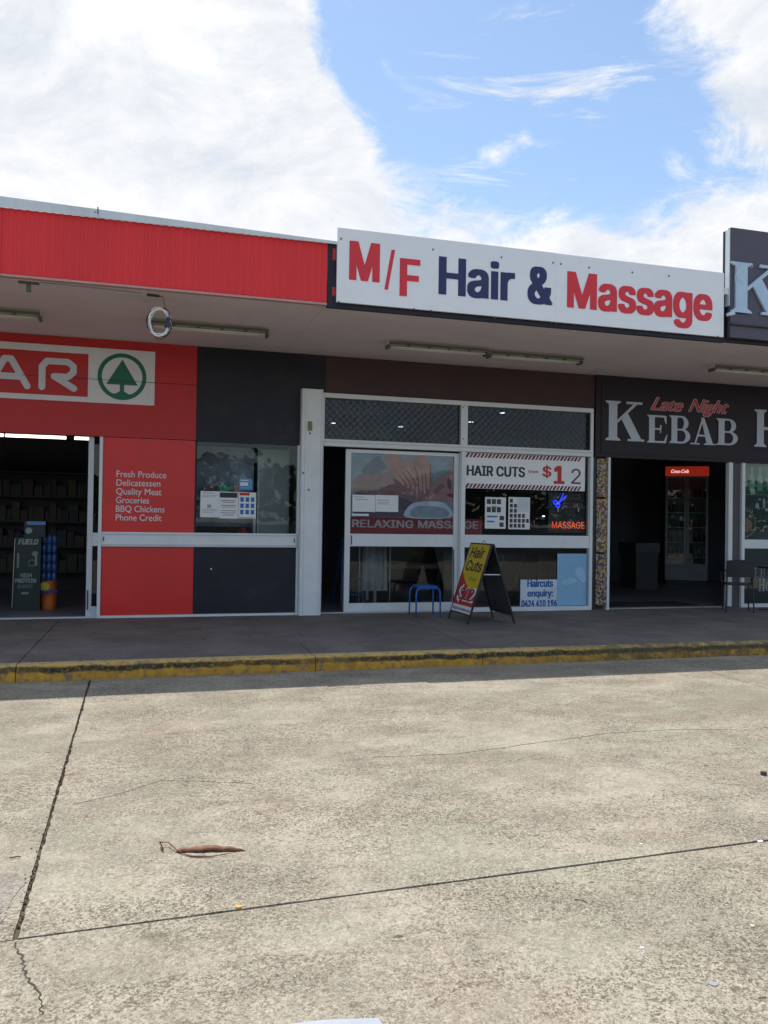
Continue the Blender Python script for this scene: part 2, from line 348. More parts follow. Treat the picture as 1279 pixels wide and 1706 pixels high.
# --- flat print and raised lettering on any plane: O origin, U to the right, V up
class PR:
    def __init__(s, O=(0,0,0), U=(1,0,0), V=(0,0,1), lift=0.0, depth=0.0, step=.0004):
        s.O, s.U, s.V = V3(O), V3(U).normalized(), V3(V).normalized(); s.N = s.U.cross(s.V); s.l = lift; s.d = depth; s.st = step; s.mb = MB(); s.px = None
    def P(s, u, v, l): return s.O+s.U*u+s.V*v+s.N*l
    def poly(s, pts):
        k = len(s.mb.v); n = len(pts); l = s.l+s.d
        s.mb.v += [s.P(u, v, l) for u, v in pts]; s.mb.f.append(tuple(range(k, k+n)))
        if s.d:
            s.mb.v += [s.P(u, v, s.l) for u, v in pts]
            s.mb.f += [(k+i, k+n+i, k+n+(i+1) % n, k+(i+1) % n) for i in range(n)]
        s.l += s.st; return s
    def rect(s, u0, u1, v0, v1): return s.poly([(u0,v0),(u1,v0),(u1,v1),(u0,v1)])
    def disc(s, cu, cv, ru, rv=None, n=20):
        rv = rv or ru; return s.poly([(cu+ru*math.cos(2*math.pi*i/n), cv+rv*math.sin(2*math.pi*i/n)) for i in range(n)])
    def arc(s, cu, cv, ru, rv, tu, tv, a0=0, a1=360, n=28):    # band between two ellipses
        l = s.l+s.d; k = len(s.mb.v)
        for i in range(n+1):
            a = math.radians(a0+(a1-a0)*i/n); c_, s_ = math.cos(a), math.sin(a)
            s.mb.v += [s.P(cu+ru*c_, cv+rv*s_, l), s.P(cu+(ru-tu)*c_, cv+(rv-tv)*s_, l)]
        s.mb.f += [(k+2*i, k+2*i+2, k+2*i+3, k+2*i+1) for i in range(n)]; s.l += s.st; return s
    def stroke(s, pts, w, round_=True):
        for (a, b), (c, d) in zip(pts, pts[1:]):
            L_ = math.hypot(c-a, d-b) or 1e-6; nx, ny = -(d-b)/L_*w/2, (c-a)/L_*w/2
            s.poly([(a-nx, b-ny), (c-nx, d-ny), (c+nx, d+ny), (a+nx, b+ny)])
        if round_:
            for p in pts: s.disc(p[0], p[1], w/2, n=12)
        return s
    def build(s, name, mat, parent=None, **k): return s.mb.build(name, mat, parent, **k)
# outlines of a plain grotesque alphabet (thousandths of the type size); the bold cut is made by widening each stroke
GLYPHS = {
  'A': (479, '16 0,201 509,276 509,463 0,395 0,287 302,232 478,245 478,213 371,191 302,85 0;110 142,110 199,370 199,370 142'),
  'B': (456, '60 0,60 509,241 509,274 507,304 501,329 491,350 477,367 461,381 442,390 421,396 398,397 353,387 320,368 295,356 286,315 267,315 262,331 260,347 254,378 234,391 220,411 184,416 161,418 136,416 111,410 88,400 67,386 48,368 31,344 18,317 8,284 2,247 0;125 57,245 57,281 60,309 67,330 80,344 96,353 115,354 153,350 169,342 184,333 197,320 209,289 225,248 231,125 231;125 285,238 285,273 290,302 304,314 314,323 326,335 355,336 372,333 393,326 412,313 429,294 442,270 449,240 452,125 452'),
  'C': (510, '267 -7,225 -3,186 7,150 25,119 49,92 79,70 115,53 157,44 203,40 254,44 305,53 352,70 393,92 429,119 459,150 484,186 501,225 512,267 516,317 511,340 504,383 485,402 471,435 438,448 418,459 397,473 348,408 348,404 365,389 395,357 428,315 449,267 456,237 453,209 445,184 432,161 414,141 391,125 364,113 332,106 295,103 254,106 213,113 177,125 145,141 117,161 94,184 76,210 63,237 56,267 53,315 60,357 81,389 114,408 160,473 160,459 112,448 91,420 53,402 38,363 13,341 5,293 -6'),
  'D': (502, '219 0,96 0,96 57,215 57,254 60,288 68,318 81,343 99,363 122,379 149,390 181,397 216,399 255,397 294,390 329,379 361,364 388,344 410,320 428,291 441,258 449,221 452,93 452,93 509,225 509,273 505,315 495,353 478,385 455,412 426,433 391,449 351,458 306,462 255,458 205,449 159,433 119,411 83,384 54,351 31,312 14,268 3;125 509,125 0,60 0,60 509'),
  'E': (418, '60 0,60 509,372 509,372 452,125 452,125 286,355 286,355 229,125 229,125 57,375 57,375 0'),
  'F': (410, '60 0,60 509,369 509,369 452,125 452,125 278,346 278,346 221,125 221,125 0'),
  'G': (520, '269 -7,225 -3,185 7,149 25,118 49,91 79,69 116,53 157,43 203,40 254,43 305,53 352,69 393,91 429,117 459,149 484,184 501,223 512,265 516,291 514,340 504,384 483,403 469,436 436,449 416,460 395,474 349,408 349,387 393,356 427,315 448,265 456,236 453,209 445,183 432,160 414,141 392,125 364,113 332,106 295,103 254,106 213,113 177,125 145,141 117,161 95,184 76,210 63,238 56,269 53,296 55,322 61,345 71,365 85,382 102,396 123,407 147,413 173,415 202,434 199,283 199,283 256,478 256,478 200,475 160,466 124,451 91,431 62,406 38,377 19,344 5,308 -4'),
  'H': (517, '60 0,60 509,125 509,125 289,392 289,392 509,457 509,457 0,392 0,392 232,125 232,125 0'),
  'I': (300, '31 0,31 57,118 57,118 452,31 452,31 509,269 509,269 452,183 452,183 57,269 57,269 0'),
  'K': (466, '104 145,104 216,174 303,364 509,448 509,231 276,228 276;60 0,60 509,125 509,125 0;372 0,188 259,228 309,449 0'),
  'L': (393, '60 0,60 509,125 509,125 57,361 57,361 0'),
  'M': (628, '60 0,60 509,152 509,277 187,322 49,307 49,342 158,476 509,568 509,568 0,504 0,504 327,507 457,513 457,482 363,456 291,342 0,286 0,170 291,112 457,119 457,122 328,122 0'),
  'N': (523, '60 0,60 509,136 509,363 151,414 55,405 54,399 157,399 509,463 509,463 0,387 0,177 331,108 452,119 454,125 291,125 0'),
  'O': (533, '267 -7,225 -3,186 7,150 25,119 49,92 79,70 115,53 157,44 203,40 254,44 305,53 352,70 393,92 429,119 459,150 484,186 501,225 512,267 516,309 512,348 501,384 484,415 459,442 429,464 393,480 352,490 305,493 254,490 203,480 157,464 115,442 79,415 49,384 25,348 7,309 -3;267 53,296 55,324 63,349 76,372 94,392 116,408 144,420 176,428 213,430 254,428 295,420 332,408 365,392 392,372 415,349 433,324 446,296 453,267 456,237 453,210 445,184 433,161 415,142 392,125 364,113 332,106 295,103 254,106 213,113 176,125 144,142 117,161 94,184 76,210 63,237 55'),
  'P': (444, '60 0,60 509,235 509,272 506,305 499,332 487,356 471,375 452,390 430,407 377,409 348,407 318,390 265,375 243,356 223,332 207,305 195,272 188,109 186,109 242,233 242,257 244,279 248,312 266,324 279,333 294,343 328,343 367,333 402,324 416,312 428,297 439,279 446,257 451,232 452,125 452,125 0'),
  'Q': (533, '245 159,313 159,468 -48,401 -48;267 -7,225 -3,186 7,150 25,119 49,92 79,70 115,53 157,44 203,40 254,44 305,53 352,70 393,92 429,119 459,150 484,186 501,225 512,267 516,309 512,348 501,384 484,415 459,442 429,464 393,480 352,490 305,493 254,490 203,480 157,464 115,442 79,415 49,384 25,348 7,309 -3;267 53,296 55,324 63,349 76,372 94,392 116,408 144,420 176,428 213,430 254,428 295,420 332,408 365,392 392,372 415,349 433,324 446,296 453,267 456,237 453,210 445,184 433,161 415,142 392,125 364,113 332,106 295,103 254,106 213,113 176,125 144,142 117,161 94,184 76,210 63,237 55'),
  'R': (449, '60 0,60 509,236 509,273 506,305 500,333 489,356 473,376 455,390 433,401 408,407 381,409 352,407 323,401 296,390 271,376 250,356 232,333 217,305 206,273 200,96 198,96 255,258 256,280 260,313 276,325 287,334 300,344 333,344 371,334 405,325 419,298 440,258 451,125 452,125 0;353 0,230 229,303 229,428 0'),
  'S': (446, '224 -9,188 -7,156 -1,128 9,102 23,81 40,64 60,51 83,42 109,38 137,104 137,114 102,123 88,136 76,150 66,166 59,204 50,246 50,286 60,317 79,338 106,344 122,346 139,344 154,340 168,322 189,296 205,184 239,145 253,112 269,86 289,67 313,56 341,52 372,54 400,62 425,75 448,92 468,113 484,138 498,165 508,195 514,227 516,259 514,289 508,316 498,340 484,360 468,377 449,390 427,398 403,401 378,337 378,332 402,320 421,302 437,280 449,254 456,225 459,204 457,167 448,139 430,129 418,121 405,115 376,117 359,122 345,142 324,169 308,212 293,312 264,359 238,384 213,395 198,407 161,408 139,406 112,399 87,386 64,370 43,349 25,323 11,294 0,261 -7'),
  'T': (448, '32 452,32 509,417 509,417 452,257 452,257 0,193 0,193 452'),
  'U': (517, '259 -8,220 -6,186 2,154 15,126 33,103 55,85 80,71 108,63 140,60 173,60 509,124 509,124 178,126 155,132 133,141 113,153 95,169 80,187 68,208 59,232 53,259 52,285 53,309 59,331 68,349 80,364 95,377 113,391 155,393 178,393 509,457 509,457 173,454 140,446 108,433 80,414 55,391 33,363 15,332 2,297 -6'),
  'W': (686, '155 0,16 509,82 509,163 196,187 94,197 40,189 40,211 145,306 509,380 509,462 196,497 40,488 40,510 145,603 509,670 509,530 0,455 0,368 323,351 391,336 475,350 475,335 395,318 323,230 0'),
  'X': (474, '18 0,217 284,217 236,29 509,104 509,204 361,243 292,232 292,252 329,298 400,374 509,446 509,259 239,259 287,456 0,382 0,268 165,230 231,244 231,225 196,182 129,91 0'),
  'a': (389, '160 -9,115 -3,76 15,60 29,38 63,32 84,30 108,36 146,43 161,53 174,78 193,125 211,234 227,265 235,271 240,276 255,272 285,260 307,240 322,227 327,196 331,178 330,149 322,118 301,100 274,41 291,51 313,64 331,95 358,114 368,133 375,173 383,194 384,239 379,286 360,300 350,322 320,330 301,335 278,337 251,337 0,277 0,277 52,272 52,252 25,215 1,199 -4;170 45,211 51,242 68,254 80,263 93,274 122,276 190,259 182,134 159,112 147,103 139,93 118,92 105,96 82,102 72,109 64,130 52'),
  'c': (395, '207 -8,174 -5,144 3,117 16,93 35,72 58,56 85,44 116,37 150,34 187,37 225,44 260,56 291,72 318,93 341,117 360,144 374,174 382,207 384,260 377,305 356,340 322,362 277,303 262,290 289,270 311,242 325,207 330,184 328,163 321,145 310,130 296,108 258,98 212,96 187,102 139,108 117,118 97,130 80,145 66,163 55,184 49,207 46,243 52,271 66,292 89,304 117,363 102,350 70,341 56,306 21,261 -1'),
  'd': (424, '195 -8,165 -6,137 3,111 16,89 34,70 57,55 84,43 116,36 151,34 189,36 227,43 261,55 293,70 320,89 342,112 361,137 374,165 382,218 383,253 373,287 346,306 319,311 319,311 509,372 509,372 0,313 0,313 59,307 59,287 31,252 4,236 -3,217 -7;205 47,226 49,246 55,263 65,278 78,290 95,299 115,306 138,312 189,306 241,300 263,278 299,263 312,246 322,227 328,205 330,182 328,162 322,130 298,118 281,108 261,102 239,96 189,102 139,118 97,130 80,145 66,162 55,182 49'),
  'e': (404, '212 -8,177 -5,145 3,117 16,92 35,72 58,56 85,44 116,37 150,34 187,36 224,44 258,55 290,71 317,91 340,115 359,142 373,172 382,205 384,246 380,285 366,303 355,334 324,347 305,365 256,370 227,371 194,371 169,75 169,75 221,338 221,310 202,308 226,298 269,277 301,263 314,246 323,227 328,205 330,183 328,164 323,146 313,131 301,119 286,109 270,97 231,96 178,98 151,102 127,110 106,121 88,135 73,151 61,169 53,212 46,254 53,285 73,306 105,365 91,358 72,335 39,302 14,283 4,261 -3'),
  'f': (253, '228 379,228 327,6 327,6 379;81 0,81 432,82 452,87 470,96 486,107 499,135 519,152 525,187 530,222 527,243 521,227 468,215 472,195 474,178 472,164 468,154 460,147 449,143 435,142 419,142 0'),
  'g': (425, '207 -151,156 -146,114 -132,82 -110,59 -84,51 -69,101 -41,122 -66,154 -88,169 -93,207 -97,236 -95,261 -87,282 -75,298 -58,308 -34,311 -6,311 68,306 68,287 41,252 16,217 6,165 7,138 14,113 27,90 43,71 65,55 90,43 120,36 154,34 191,36 229,43 263,55 293,71 320,90 342,112 361,138 374,166 382,196 384,218 383,237 379,253 373,288 346,308 319,313 319,313 379,372 379,372 -9,370 -40,363 -67,350 -90,334 -109,314 -124,291 -136,265 -144,237 -149;205 59,227 61,246 66,264 75,278 87,300 121,307 142,311 166,312 193,311 219,307 242,291 283,279 299,264 312,247 322,227 328,205 330,182 328,163 322,145 312,130 298,118 282,102 241,96 193,102 144,118 104,131 88,145 76,163 66,183 61'),
  'h': (410, '114 227,114 0,53 0,53 509,114 509,114 287,102 287,116 319,132 344,152 362,175 374,200 382,252 383,295 369,313 356,328 340,341 321,350 298,355 271,357 240,357 0,296 0,296 235,293 263,286 286,273 304,256 318,235 326,210 329,192 328,161 317,147 308,126 283,115 248'),
  'i': (166, '53 0,53 379,114 379,114 0;84 443,73 444,54 455,47 463,41 483,47 504,54 512,63 518,84 524,95 522,114 512,121 504,126 483,125 472,114 455,105 448'),
  'k': (380, '110 137,110 212,121 212,284 379,360 379,184 199,177 199;53 0,53 509,114 509,114 0;294 0,148 186,191 229,372 0'),
  'l': (189, '139 -2,112 0,91 8,74 20,62 37,55 59,53 84,53 509,114 509,114 83,120 62,126 57,135 53,146 52,170 54,181 3,162 -1'),
  'm': (609, '53 0,53 379,112 379,112 295,108 295,122 331,132 346,144 358,172 376,203 385,219 386,245 383,268 375,287 361,303 342,314 320,321 295,312 295,326 329,337 343,364 366,398 381,437 386,458 385,478 380,497 372,514 361,529 346,541 328,550 307,555 283,557 255,557 0,496 0,496 254,493 279,485 298,473 313,456 323,438 329,419 330,387 326,363 312,345 290,336 263,335 0,274 0,274 260,272 280,265 297,253 311,238 322,220 328,199 330,171 326,145 312,126 289,119 274,115 257,114 238,114 0'),
  'n': (409, '114 227,114 0,53 0,53 379,112 379,112 287,102 287,116 319,132 344,152 362,175 374,200 382,252 383,295 369,313 356,328 340,341 321,350 298,355 271,357 240,357 0,296 0,296 235,293 263,286 286,273 304,256 318,235 326,210 329,192 328,161 317,147 308,126 283,115 248'),
  'o': (415, '207 -8,174 -5,144 3,117 16,93 35,72 58,56 85,44 116,37 150,34 187,37 225,44 260,56 291,72 318,93 341,117 360,144 374,174 382,207 384,241 382,271 374,299 360,323 341,343 318,359 291,371 260,379 225,381 187,379 150,371 116,359 85,343 58,323 35,299 16,271 3,241 -5;207 46,231 49,252 55,270 66,285 80,298 97,314 139,319 187,314 236,298 278,285 296,270 310,252 321,231 328,207 330,184 328,163 321,145 310,130 296,108 258,102 236,96 187,102 139,108 117,118 97,130 80,145 66,163 55,184 49'),
  'p': (424, '53 -143,53 379,112 379,112 319,118 319,137 346,171 373,188 379,207 383,229 384,259 382,287 374,313 361,335 342,354 320,370 293,381 261,388 227,390 189,388 151,381 116,370 84,355 57,336 34,313 16,288 3,260 -6,208 -7,189 -3,173 4,138 31,118 59,114 59,114 -143;220 47,242 49,262 55,279 66,294 80,306 97,316 117,323 139,328 189,323 239,307 281,295 298,280 311,262 322,243 328,220 330,198 328,178 322,161 312,147 299,134 282,118 241,113 189,114 162,125 115,135 95,147 78,162 65,179 55,198 49'),
  'q': (424, '372 -143,311 -143,311 59,306 59,287 31,252 4,236 -3,217 -7,165 -6,137 3,111 16,89 34,70 57,55 84,43 116,36 151,34 189,36 227,43 261,55 293,70 320,89 342,112 361,137 374,165 382,196 384,218 383,237 379,253 373,287 346,307 319,313 319,313 379,372 379;205 47,226 49,246 55,263 65,278 78,290 95,299 115,306 138,312 189,306 241,300 263,278 299,263 312,246 322,227 328,205 330,182 328,162 322,130 298,118 281,108 261,102 239,96 189,102 139,118 97,130 80,145 66,162 55,182 49'),
  'r': (259, '53 0,53 379,112 379,112 321,115 321,124 339,137 354,152 367,171 377,191 383,243 384,243 322,207 326,174 321,159 315,146 306,126 284,115 254,114 237,114 0'),
  's': (365, '182 -8,133 -3,112 3,93 12,76 24,50 54,41 73,36 94,94 107,101 87,111 72,124 60,141 52,160 47,181 45,206 47,227 53,244 62,258 74,265 88,268 103,262 126,254 136,243 144,229 150,149 170,118 180,92 192,72 208,58 227,50 249,47 274,49 295,55 314,65 332,95 360,137 378,161 383,212 383,234 379,254 372,286 352,299 339,309 324,318 308,324 290,268 277,254 304,243 316,228 325,210 331,187 333,166 331,147 326,131 317,119 305,111 292,110 264,115 253,124 243,136 235,172 223,261 200,287 187,306 171,320 153,328 131,331 107,329 85,323 65,312 47,298 31,260 6,236 -2,210 -7'),
  't': (227, '204 379,204 327,6 327,6 379;65 471,126 471,126 98,130 70,136 61,144 55,156 51,170 50,202 54,213 2,192 -3,168 -4,138 -1,113 7,92 21,77 41,68 64,65 93'),
  'u': (410, '182 -5,135 2,115 11,97 23,82 39,69 59,60 82,54 109,53 139,53 379,114 379,114 144,116 117,124 94,137 75,154 61,175 53,200 50,218 51,234 55,263 71,274 83,290 113,295 132,296 153,296 379,357 379,357 0,298 0,298 92,307 92,294 60,277 35,257 17,234 5,209 -3'),
  'w': (567, '138 0,23 379,87 379,154 137,175 41,165 41,186 135,252 379,316 379,382 136,402 41,391 41,413 135,480 379,545 379,429 0,368 0,319 172,277 338,291 338,263 225,199 0'),
  'x': (378, '21 0,171 218,171 171,29 379,100 379,207 206,175 206,233 306,282 379,352 379,209 169,209 214,358 0,287 0,231 85,173 182,205 182,148 85,91 0'),
  'y': (389, '47 -139,61 -86,104 -89,122 -81,138 -64,145 -51,163 -1,17 379,84 379,165 155,206 21,184 21,202 87,224 155,305 379,371 379,204 -58,177 -107,153 -128,125 -141,91 -145'),
  '0': (453, '227 -7,191 -3,158 7,130 24,105 48,85 77,69 113,57 155,50 202,48 254,50 306,57 353,69 395,85 431,106 461,130 484,159 502,191 512,227 516,262 512,295 502,323 484,348 461,368 431,384 395,396 353,403 306,405 254,403 202,396 155,384 113,368 77,348 48,323 24,295 7,263 -3;227 50,250 52,271 60,290 74,306 92,320 116,338 176,344 254,338 332,330 365,320 393,306 416,290 435,271 449,250 457,227 460,203 457,182 449,163 435,147 416,134 393,123 365,115 332,109 254,115 176,123 144,134 116,147 92,163 74,182 60,203 52'),
  '1': (453, '76 0,76 55,391 55,391 0;276 509,276 0,212 0,212 448,209 448,86 358,86 427,198 509'),
  '2': (453, '64 0,64 47,282 282,311 327,316 341,320 371,319 389,315 405,308 419,298 431,287 441,258 455,224 460,188 454,172 447,148 427,132 398,128 381,127 362,66 362,68 391,75 418,86 442,102 464,121 482,143 496,168 507,225 516,254 513,281 507,306 497,328 482,346 465,361 445,372 423,379 398,381 372,377 336,371 318,363 299,336 259,267 180,153 60,153 57,389 57,389 0'),
  '4': (453, '40 105,40 158,247 509,311 509,109 163,413 163,413 105;282 0,282 318,343 318,343 0'),
  '6': (453, '226 -7,196 -4,168 3,142 15,119 31,100 51,84 74,73 101,66 130,65 187,80 239,112 302,252 509,322 509,151 261,145 261,165 288,196 307,235 314,265 312,316 295,337 280,355 262,370 240,380 215,387 187,389 157,387 127,379 98,368 73,352 50,333 30,310 14,284 3,257 -4;226 48,263 55,293 73,314 101,322 119,326 137,327 157,326 178,322 196,314 213,293 241,263 259,245 264,226 265,207 264,174 252,148 229,138 214,131 197,126 179,125 158,126 138,131 119,148 86,160 73,190 55,207 50'),
  '7': (453, '97 0,323 448,323 452,62 452,62 509,391 509,391 449,165 0'),
  '9': (453, '226 516,256 513,285 506,310 494,333 478,352 458,368 434,380 408,387 378,389 347,387 322,382 296,373 270,340 207,200 0,130 0,301 248,307 248,287 221,257 202,218 195,188 197,161 203,137 214,116 229,98 247,83 269,72 294,66 321,64 352,66 382,73 411,85 436,101 459,120 479,143 494,168 506,196 513;226 460,207 459,190 454,174 446,148 423,131 390,125 352,131 313,138 295,148 280,174 257,207 245,226 243,263 249,293 267,305 280,322 312,326 330,327 350,326 371,322 390,305 422,279 446,263 454,245 459'),
  '$': (446, '202 -74,202 583,244 583,244 -74;224 -9,188 -7,156 -1,128 9,102 23,81 40,64 60,51 83,42 109,38 137,104 137,114 102,123 88,136 76,150 66,166 59,204 50,246 50,286 60,317 79,338 106,344 122,346 139,344 154,340 168,322 189,296 205,184 239,145 253,112 269,86 289,67 313,56 341,52 372,54 400,62 425,75 448,92 468,113 484,138 498,165 508,195 514,227 516,259 514,289 508,316 498,340 484,360 468,377 449,390 427,398 403,401 378,337 378,332 402,320 421,302 437,280 449,254 456,225 459,204 457,167 448,139 430,129 418,121 405,115 376,117 359,122 345,142 324,169 308,212 293,312 264,359 238,384 213,395 198,407 161,408 139,406 112,399 87,386 64,370 43,349 25,323 11,294 0,261 -7'),
  '&': (447, '197 -7,165 -5,136 1,110 12,88 26,69 42,54 62,43 84,36 108,34 133,40 173,47 189,70 220,85 235,140 279,237 352,255 375,262 405,255 434,233 454,219 459,201 461,168 453,145 431,138 411,137 399,145 363,169 327,438 0,364 0,121 293,87 344,81 361,75 398,77 420,82 440,91 458,102 474,117 488,134 499,154 507,176 512,200 513,224 512,246 507,266 499,283 488,297 475,317 442,322 424,324 404,315 362,291 325,256 293,135 202,110 174,98 146,97 131,98 115,109 87,130 66,143 57,158 51,193 46,232 52,251 59,286 81,301 95,327 131,343 174,348 198,349 224,408 224,403 167,397 144,371 92,333 47,315 30,294 17,271 7,246 -1'),
  ':': (187, '95 -4,83 -3,73 1,63 9,55 18,50 41,55 64,63 73,73 81,95 87,118 81,128 73,140 53,141 41,140 29,128 9,118 1;95 271,83 272,63 284,55 294,51 304,50 316,55 339,63 349,73 356,95 362,118 356,128 349,140 328,141 316,140 304,128 284,107 272'),
  '!': (196, '67 160,63 509,132 509,128 160;98 -4,75 1,66 9,58 18,52 41,58 64,66 73,86 85,98 86,110 85,130 73,138 64,143 41,138 18,130 9,121 1'),
}
_tc = {}
def fill2d(splines):
    vs, es = [], []
    for P in splines:
        k = len(vs); n = len(P); vs += [Vector(p) for p in P]; es += [(k+q, k+(q+1) % n) for q in range(n)]
    r = delaunay_2d_cdt(vs, es, [], 0, 1e-6); V, F = r[0], r[2]; keep = []
    for f in F:
        cx = sum(V[q].x for q in f)/len(f); cy = sum(V[q].y for q in f)/len(f); w = 0
        for P in splines:
            for (x0, y0), (x1, y1) in zip(P, P[1:]+P[:1]):
                if (y0 <= cy) != (y1 <= cy) and x0+(cy-y0)*(x1-x0)/(y1-y0) > cx: w += 1 if y1 > y0 else -1
        if w: keep.append(tuple(f))
    return [V3((p.x, p.y, 0)) for p in V], keep
def raw_text(body, shear=0.0, soft=False):
    key = (body, shear, soft)
    if key in _tc: return _tc[key]
    if soft:                                            # the built-in humanist face
        c = bpy.data.curves.new('t', 'FONT'); c.body = body; c.size = 1; c.shear = shear; c.resolution_u = 4; c.fill_mode = 'FRONT'
        o = bpy.data.objects.new('t', c); COL.objects.link(o); dg = bpy.context.evaluated_depsgraph_get(); dg.update()
        me = bpy.data.meshes.new_from_object(o.evaluated_get(dg)); bpy.data.objects.remove(o); bpy.data.curves.remove(c)
        vs = [v.co.copy() for v in me.vertices]; fs = [tuple(p.vertices) for p in me.polygons]; bpy.data.meshes.remove(me)
    else:
        vs, fs, x = [], [], 0.0
        for ch in body:
            if ch == ' ': x += .20; continue
            adv, flat = GLYPHS[ch]
            if ('g', ch) not in _tc: _tc[('g', ch)] = fill2d([[tuple(int(t)/1000 for t in p.split()) for p in sp.split(',')] for sp in flat.split(';')])
            gv, gf = _tc[('g', ch)]; k = len(vs)
            vs += [V3((p.x+x+shear*p.y, p.y, 0)) for p in gv]; fs += [tuple(i+k for i in f) for f in gf]; x += adv/1000
    _tc[key] = (vs, fs); return vs, fs
def lettering(body, O, U, V, w, cap, mat, parent, bold=0.0, shear=0.0, lift=.003, name='lettering', soft=False, **props):
    """text with its baseline starting at O, w wide, capitals `cap` high, on the plane of U and V"""
    vs, fs = raw_text(body, shear, soft); hv, _ = raw_text('H', 0.0, soft)
    H = max(p.y for p in hv)-min(p.y for p in hv); h0 = 0.0 if not soft else min(p.y for p in hv)
    x0 = min(p.x for p in vs); Wd = max(p.x for p in vs)-x0
    b = max(0, bold)*cap; U, V = V3(U).normalized(), V3(V).normalized(); Nn = U.cross(V); mb = MB(); offs = [(0, 0)]
    if b: offs = [(dx*b, dy*b*.45) for dx in (-1, -.5, 0, .5, 1) for dy in ((-1, 1) if abs(dx) != 0 else (-1, 0, 1))]
    sx = (w-2*b)/Wd; sy = (cap-.9*b)/H
    for q, (ox, oy) in enumerate(offs):
        k = len(mb.v); mb.v += [V3(O)+U*(b+ox+(p.x-x0)*sx)+V*(.45*b+oy+(p.y-h0)*sy)+Nn*(lift+q*.0002) for p in vs]; mb.f += [tuple(i+k for i in f) for f in fs]
    o = mb.build(name, mat, parent)
    for a, c in props.items(): o[a] = c
    return o
def tx(body, Y, bl, tl, br, mat, parent, **k):          # lettering on a wall plane, placed by three corners of the photograph
    a, b, c = at(*bl, Y), at(*tl, Y), at(*br, Y)
    return lettering(body, (a.x, Y, a.z), (1,0,0), (0,0,1), c.x-a.x, b.z-a.z, mat, parent, **k)
def pq(Y, pts):                                         # photograph pixels -> (x, z) on a wall plane
    return [(at(x, y, Y).x, at(x, y, Y).z) for x, y in pts]

YF = 11.95        # plane of the shopfronts
ZP = .15          # footpath
ZS = 3.92         # soffit
YA = 9.12         # face of the awning
XL, XR = -7.0, 16.0

# ------------------------------------------------------------------ ground
g = struct(BX(-400, 400, -400, 600, -.6, -.045).build('ground', m_asph))
def jit(a, b, n, amp, seed):
    a, b = V3((*a, 0)), V3((*b, 0)); d = b-a; nn = V3((-d.y, d.x, 0)).normalized(); out = []; n = max(n, int(d.length/.03))
    for i in range(n):
        t = i/n; p = a+d*t; q = t*d.length
        k = (mnoise.noise(V3((q*2.1, seed, 0)))*.5+mnoise.noise(V3((q*9, seed+5, 0)))*.5+mnoise.noise(V3((q*31, seed+9, 0)))*.45)*amp
        if i: p += nn*k
        out.append((p.x, p.y))
    return out
park = bpy.data.objects.new('car_park', None); COL.objects.link(park); park['_w'] = (0,0,0); park['kind'] = 'structure'
ja = lambda x: 3.245+.034*x
xs = [-12.9, -6.6, -.39, 5.75, 11.9, 18.1]
for i in range(len(xs)-1):
    for (f0, f1) in ((ja, lambda x: 8.235), (lambda x: ja(x)-5.4, ja), (lambda x: ja(x)-10.8, lambda x: ja(x)-5.4)):
        a, b = xs[i], xs[i+1]
        if i == 1 and f1(0) < 8: continue
        if i == 2 and f1(0) < 8: a = xs[1]
        gl, gr = (.009 if i == 2 else .005), (.009 if i == 1 else .005)
        if i == 2: c = [(a+gl, f0(a)+.007), (b-gr-.3*(1 if f1(0) > 8 else 1), f0(b)+.007), (b-gr+.05, f1(b)-.006), (a+gl, f1(a)-.006)]
        elif i == 3: c = [(a+gl-.3, f0(a)+.007), (b-gr, f0(b)+.007), (b-gr, f1(b)-.006), (a+gl+.05, f1(a)-.006)]
        else: c = [(a+gl, f0(a)+.007), (b-gr, f0(b)+.007), (b-gr, f1(b)-.006), (a+gl, f1(a)-.006)]
        pts = jit(c[0], c[1], 60, .004, i)+jit(c[1], c[2], 50, .006, i+10)+jit(c[2], c[3], 30, .003, i+20)+jit(c[3], c[0], 60, .020 if i == 2 else .006, i+30)
        MB().prism(pts, -.10, 0.0 if i != 1 else -.003).build('concrete_slab', m_slab, park)
# grit and moss in the left joint
gm = MB(); rnd = random.Random(3)
for k in range(1200):
    y = rnd.uniform(3.3, 8.2); near = math.exp(-((y-3.9)/.9)**2)
    x = -.39+rnd.gauss(0, .008+.016*near*rnd.random()); r = rnd.uniform(.0015, .004); z = -.012+rnd.random()*.010
    gm.bar((x-r, y-r, z-.012), (x+r, y+r*rnd.uniform(-1, 1), z+r*.8), r*1.6, r*1.5)
stuff(gm.build('joint_rubble', m_earth, park))
MB().prism([(-.43, 3.24), (-.35, 3.24), (-.35, 8.24), (-.43, 8.24)], -.05, -.010).build('joint_filler', m_earth, park)
for x0, x1 in ((-6.6, -.44), (-.34, 18)): MB().prism([(x0, ja(x0)-.03), (x1, ja(x1)-.03), (x1, ja(x1)+.03), (x0, ja(x0)+.03)], -.05, -.012).build('joint_filler', m_earth, park)
